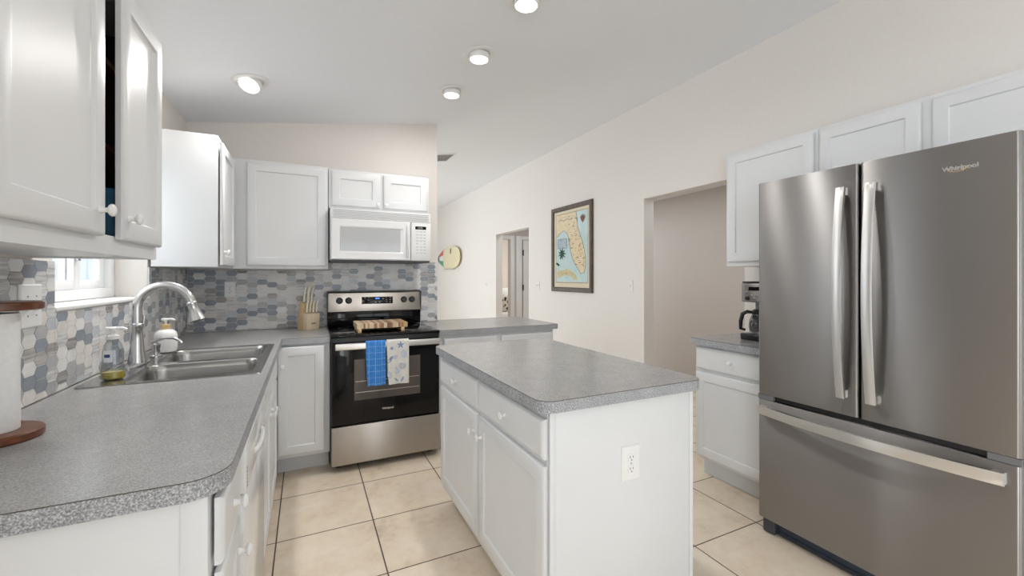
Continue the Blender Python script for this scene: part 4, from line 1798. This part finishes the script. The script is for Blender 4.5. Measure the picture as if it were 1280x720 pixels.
# coast line and inset border
cst = [(.66, 1), (.69, .90), (.70, .80), (.76, .70), (.84, .58), (.90, .47), (.94, .36), (.95, .24), (.90, .13), (.80, .12)]
cst2 = [(.80, .12), (.70, .20), (.60, .28), (.54, .36), (.49, .44), (.46, .52), (.44, .60), (.40, .68), (.33, .74), (.25, .76), (.18, .74), (.10, .72), (.05, .68), (0, .69)]
for cc in (cst, cst2, [(.05, .50), (.36, .50), (.36, .64), (.05, .64), (.08, .50)]):
    mb.tube([fmap.p(a0 + x * (a1 - a0), .0112, b0 + y * (b1 - b0)) for x, y in cc], .0022, 5)
mb.build('map_lettering', ink, mp)
mb = MB()
for k in range(9):
    a = math.radians(200 + k * 40)
    c0 = fmap.p(a0 + .20 * (a1 - a0), .0112, b0 + .42 * (b1 - b0))
    e0 = fmap.p(a0 + .20 * (a1 - a0) + .09 * math.cos(a), .0112, b0 + .42 * (b1 - b0) + .075 * math.sin(a))
    mb.tube([c0, (c0 + e0) / 2, e0], [.006, .011, .002], 6)
mb.tube([fmap.p(a0 + .20 * (a1 - a0), .0112, b0 + .42 * (b1 - b0)), fmap.p(a0 + .16 * (a1 - a0), .0112, b0 + .34 * (b1 - b0))], .006, 6)
mb.tube([fmap.p(a0 + .02 * (a1 - a0), .0112, b0 + .28 * (b1 - b0)), fmap.p(a0 + .10 * (a1 - a0), .0112, b0 + .25 * (b1 - b0))], .014, 6)
mb.build('map_palms', green, mp)
mb = MB()
for k in range(7):
    a = math.radians(50 + k * 13)
    c0 = fmap.p(a0 + .86 * (a1 - a0), .0112, b0 + .83 * (b1 - b0))
    e0 = fmap.p(a0 + .86 * (a1 - a0) + .085 * math.cos(a), .0112, b0 + .83 * (b1 - b0) + .10 * math.sin(a))
    mb.tube([c0, (c0 + e0) / 2, e0], [.004, .008, .002], 6)
mb.build('map_compass', plain('brown_ink', (.26, .13, .09), .8), mp)
mb = MB()
mb.box(U0 + .055, U1 - .055, .0125, .0135, MZ0 + .055, MZ1 - .055, fmap)
mb.build('glass', M['pane'], mp)

# ------------------------------------------------------------------ surfboard on the far part of the right-hand wall
sfb = thing('surfboard', 'short cream surfboard with red, green and black tail hung on the far right-hand wall', 'surfboard', (XR - .05, 9.1, 1.5))
prof_y = [(9.90, .065, 0), (9.76, .12, 0), (9.60, .17, 0), (9.42, .215, 0), (9.2, .24, 0), (8.95, .25, 0), (8.70, .24, 0), (8.50, .20, 0), (8.38, .14, 0), (8.33, .06, 0)]


def board_loop(y, hw, zc_=1.752):
    th = .030 * (hw / .25) ** .5
    return [Vector((XR - .055 - th * math.sin(a) * .9, y, zc_ + hw * math.cos(a))) for a in [2 * math.pi * k / 20 for k in range(20)]]


cb_ = plain('cream_resin', (.76, .68, .45), .25, coat=.4)
mb = MB()
mb.loops([board_loop(y, w_) for y, w_, _ in prof_y[3:]])
mb.build('deck', cb_, sfb, smooth=60)
for (i0, i1, mm, nm) in ((0, 1, M['blackp'], 'tail_tip'),):
    mb = MB()
    mb.loops([board_loop(y, w_) for y, w_, _ in prof_y[0:2]])
    mb.build(nm, mm, sfb, smooth=60)
red = plain('red_resin', (.55, .05, .05), .3)
grn = plain('green_resin', (.02, .30, .20), .3)
wht = plain('white_resin', (.78, .77, .72), .3)
mb = MB()
full = [board_loop(y, w_) for y, w_, _ in prof_y[1:4]]
mb.loops([[p + Vector((0, -.0005 if k == 0 else (.0005 if k == 2 else 0), 0)) for p in l] for k, l in enumerate(full)])
o = mb.build('tail_stripes', [red, wht, grn], sfb, smooth=60)
for p in o.data.polygons:
    zz = p.center.z + sfb.location.z - 1.752
    p.material_index = 0 if zz > .035 else (1 if zz > -.03 else 2)
mb = MB()
for dz in (.10, .135, .17):
    mb.tube([Vector((XR - .0835 + (0.0), 8.85 + .04 * math.cos(a), 1.752 + dz + .017 * math.sin(a))) for a in [math.radians(-110 + 22 * k) for k in range(11)]], .006, 6)
mb.build('emblem', M['blackp'], sfb)
mb = MB()
for y in (8.8, 9.3):
    mb.tube([(XR - .001, y, 1.50), (XR - .035, y, 1.50), (XR - .09, y, 1.49), (XR - .095, y, 1.53)], .006, 8)
mb.build('wall_hook', M['nickel'], sfb)
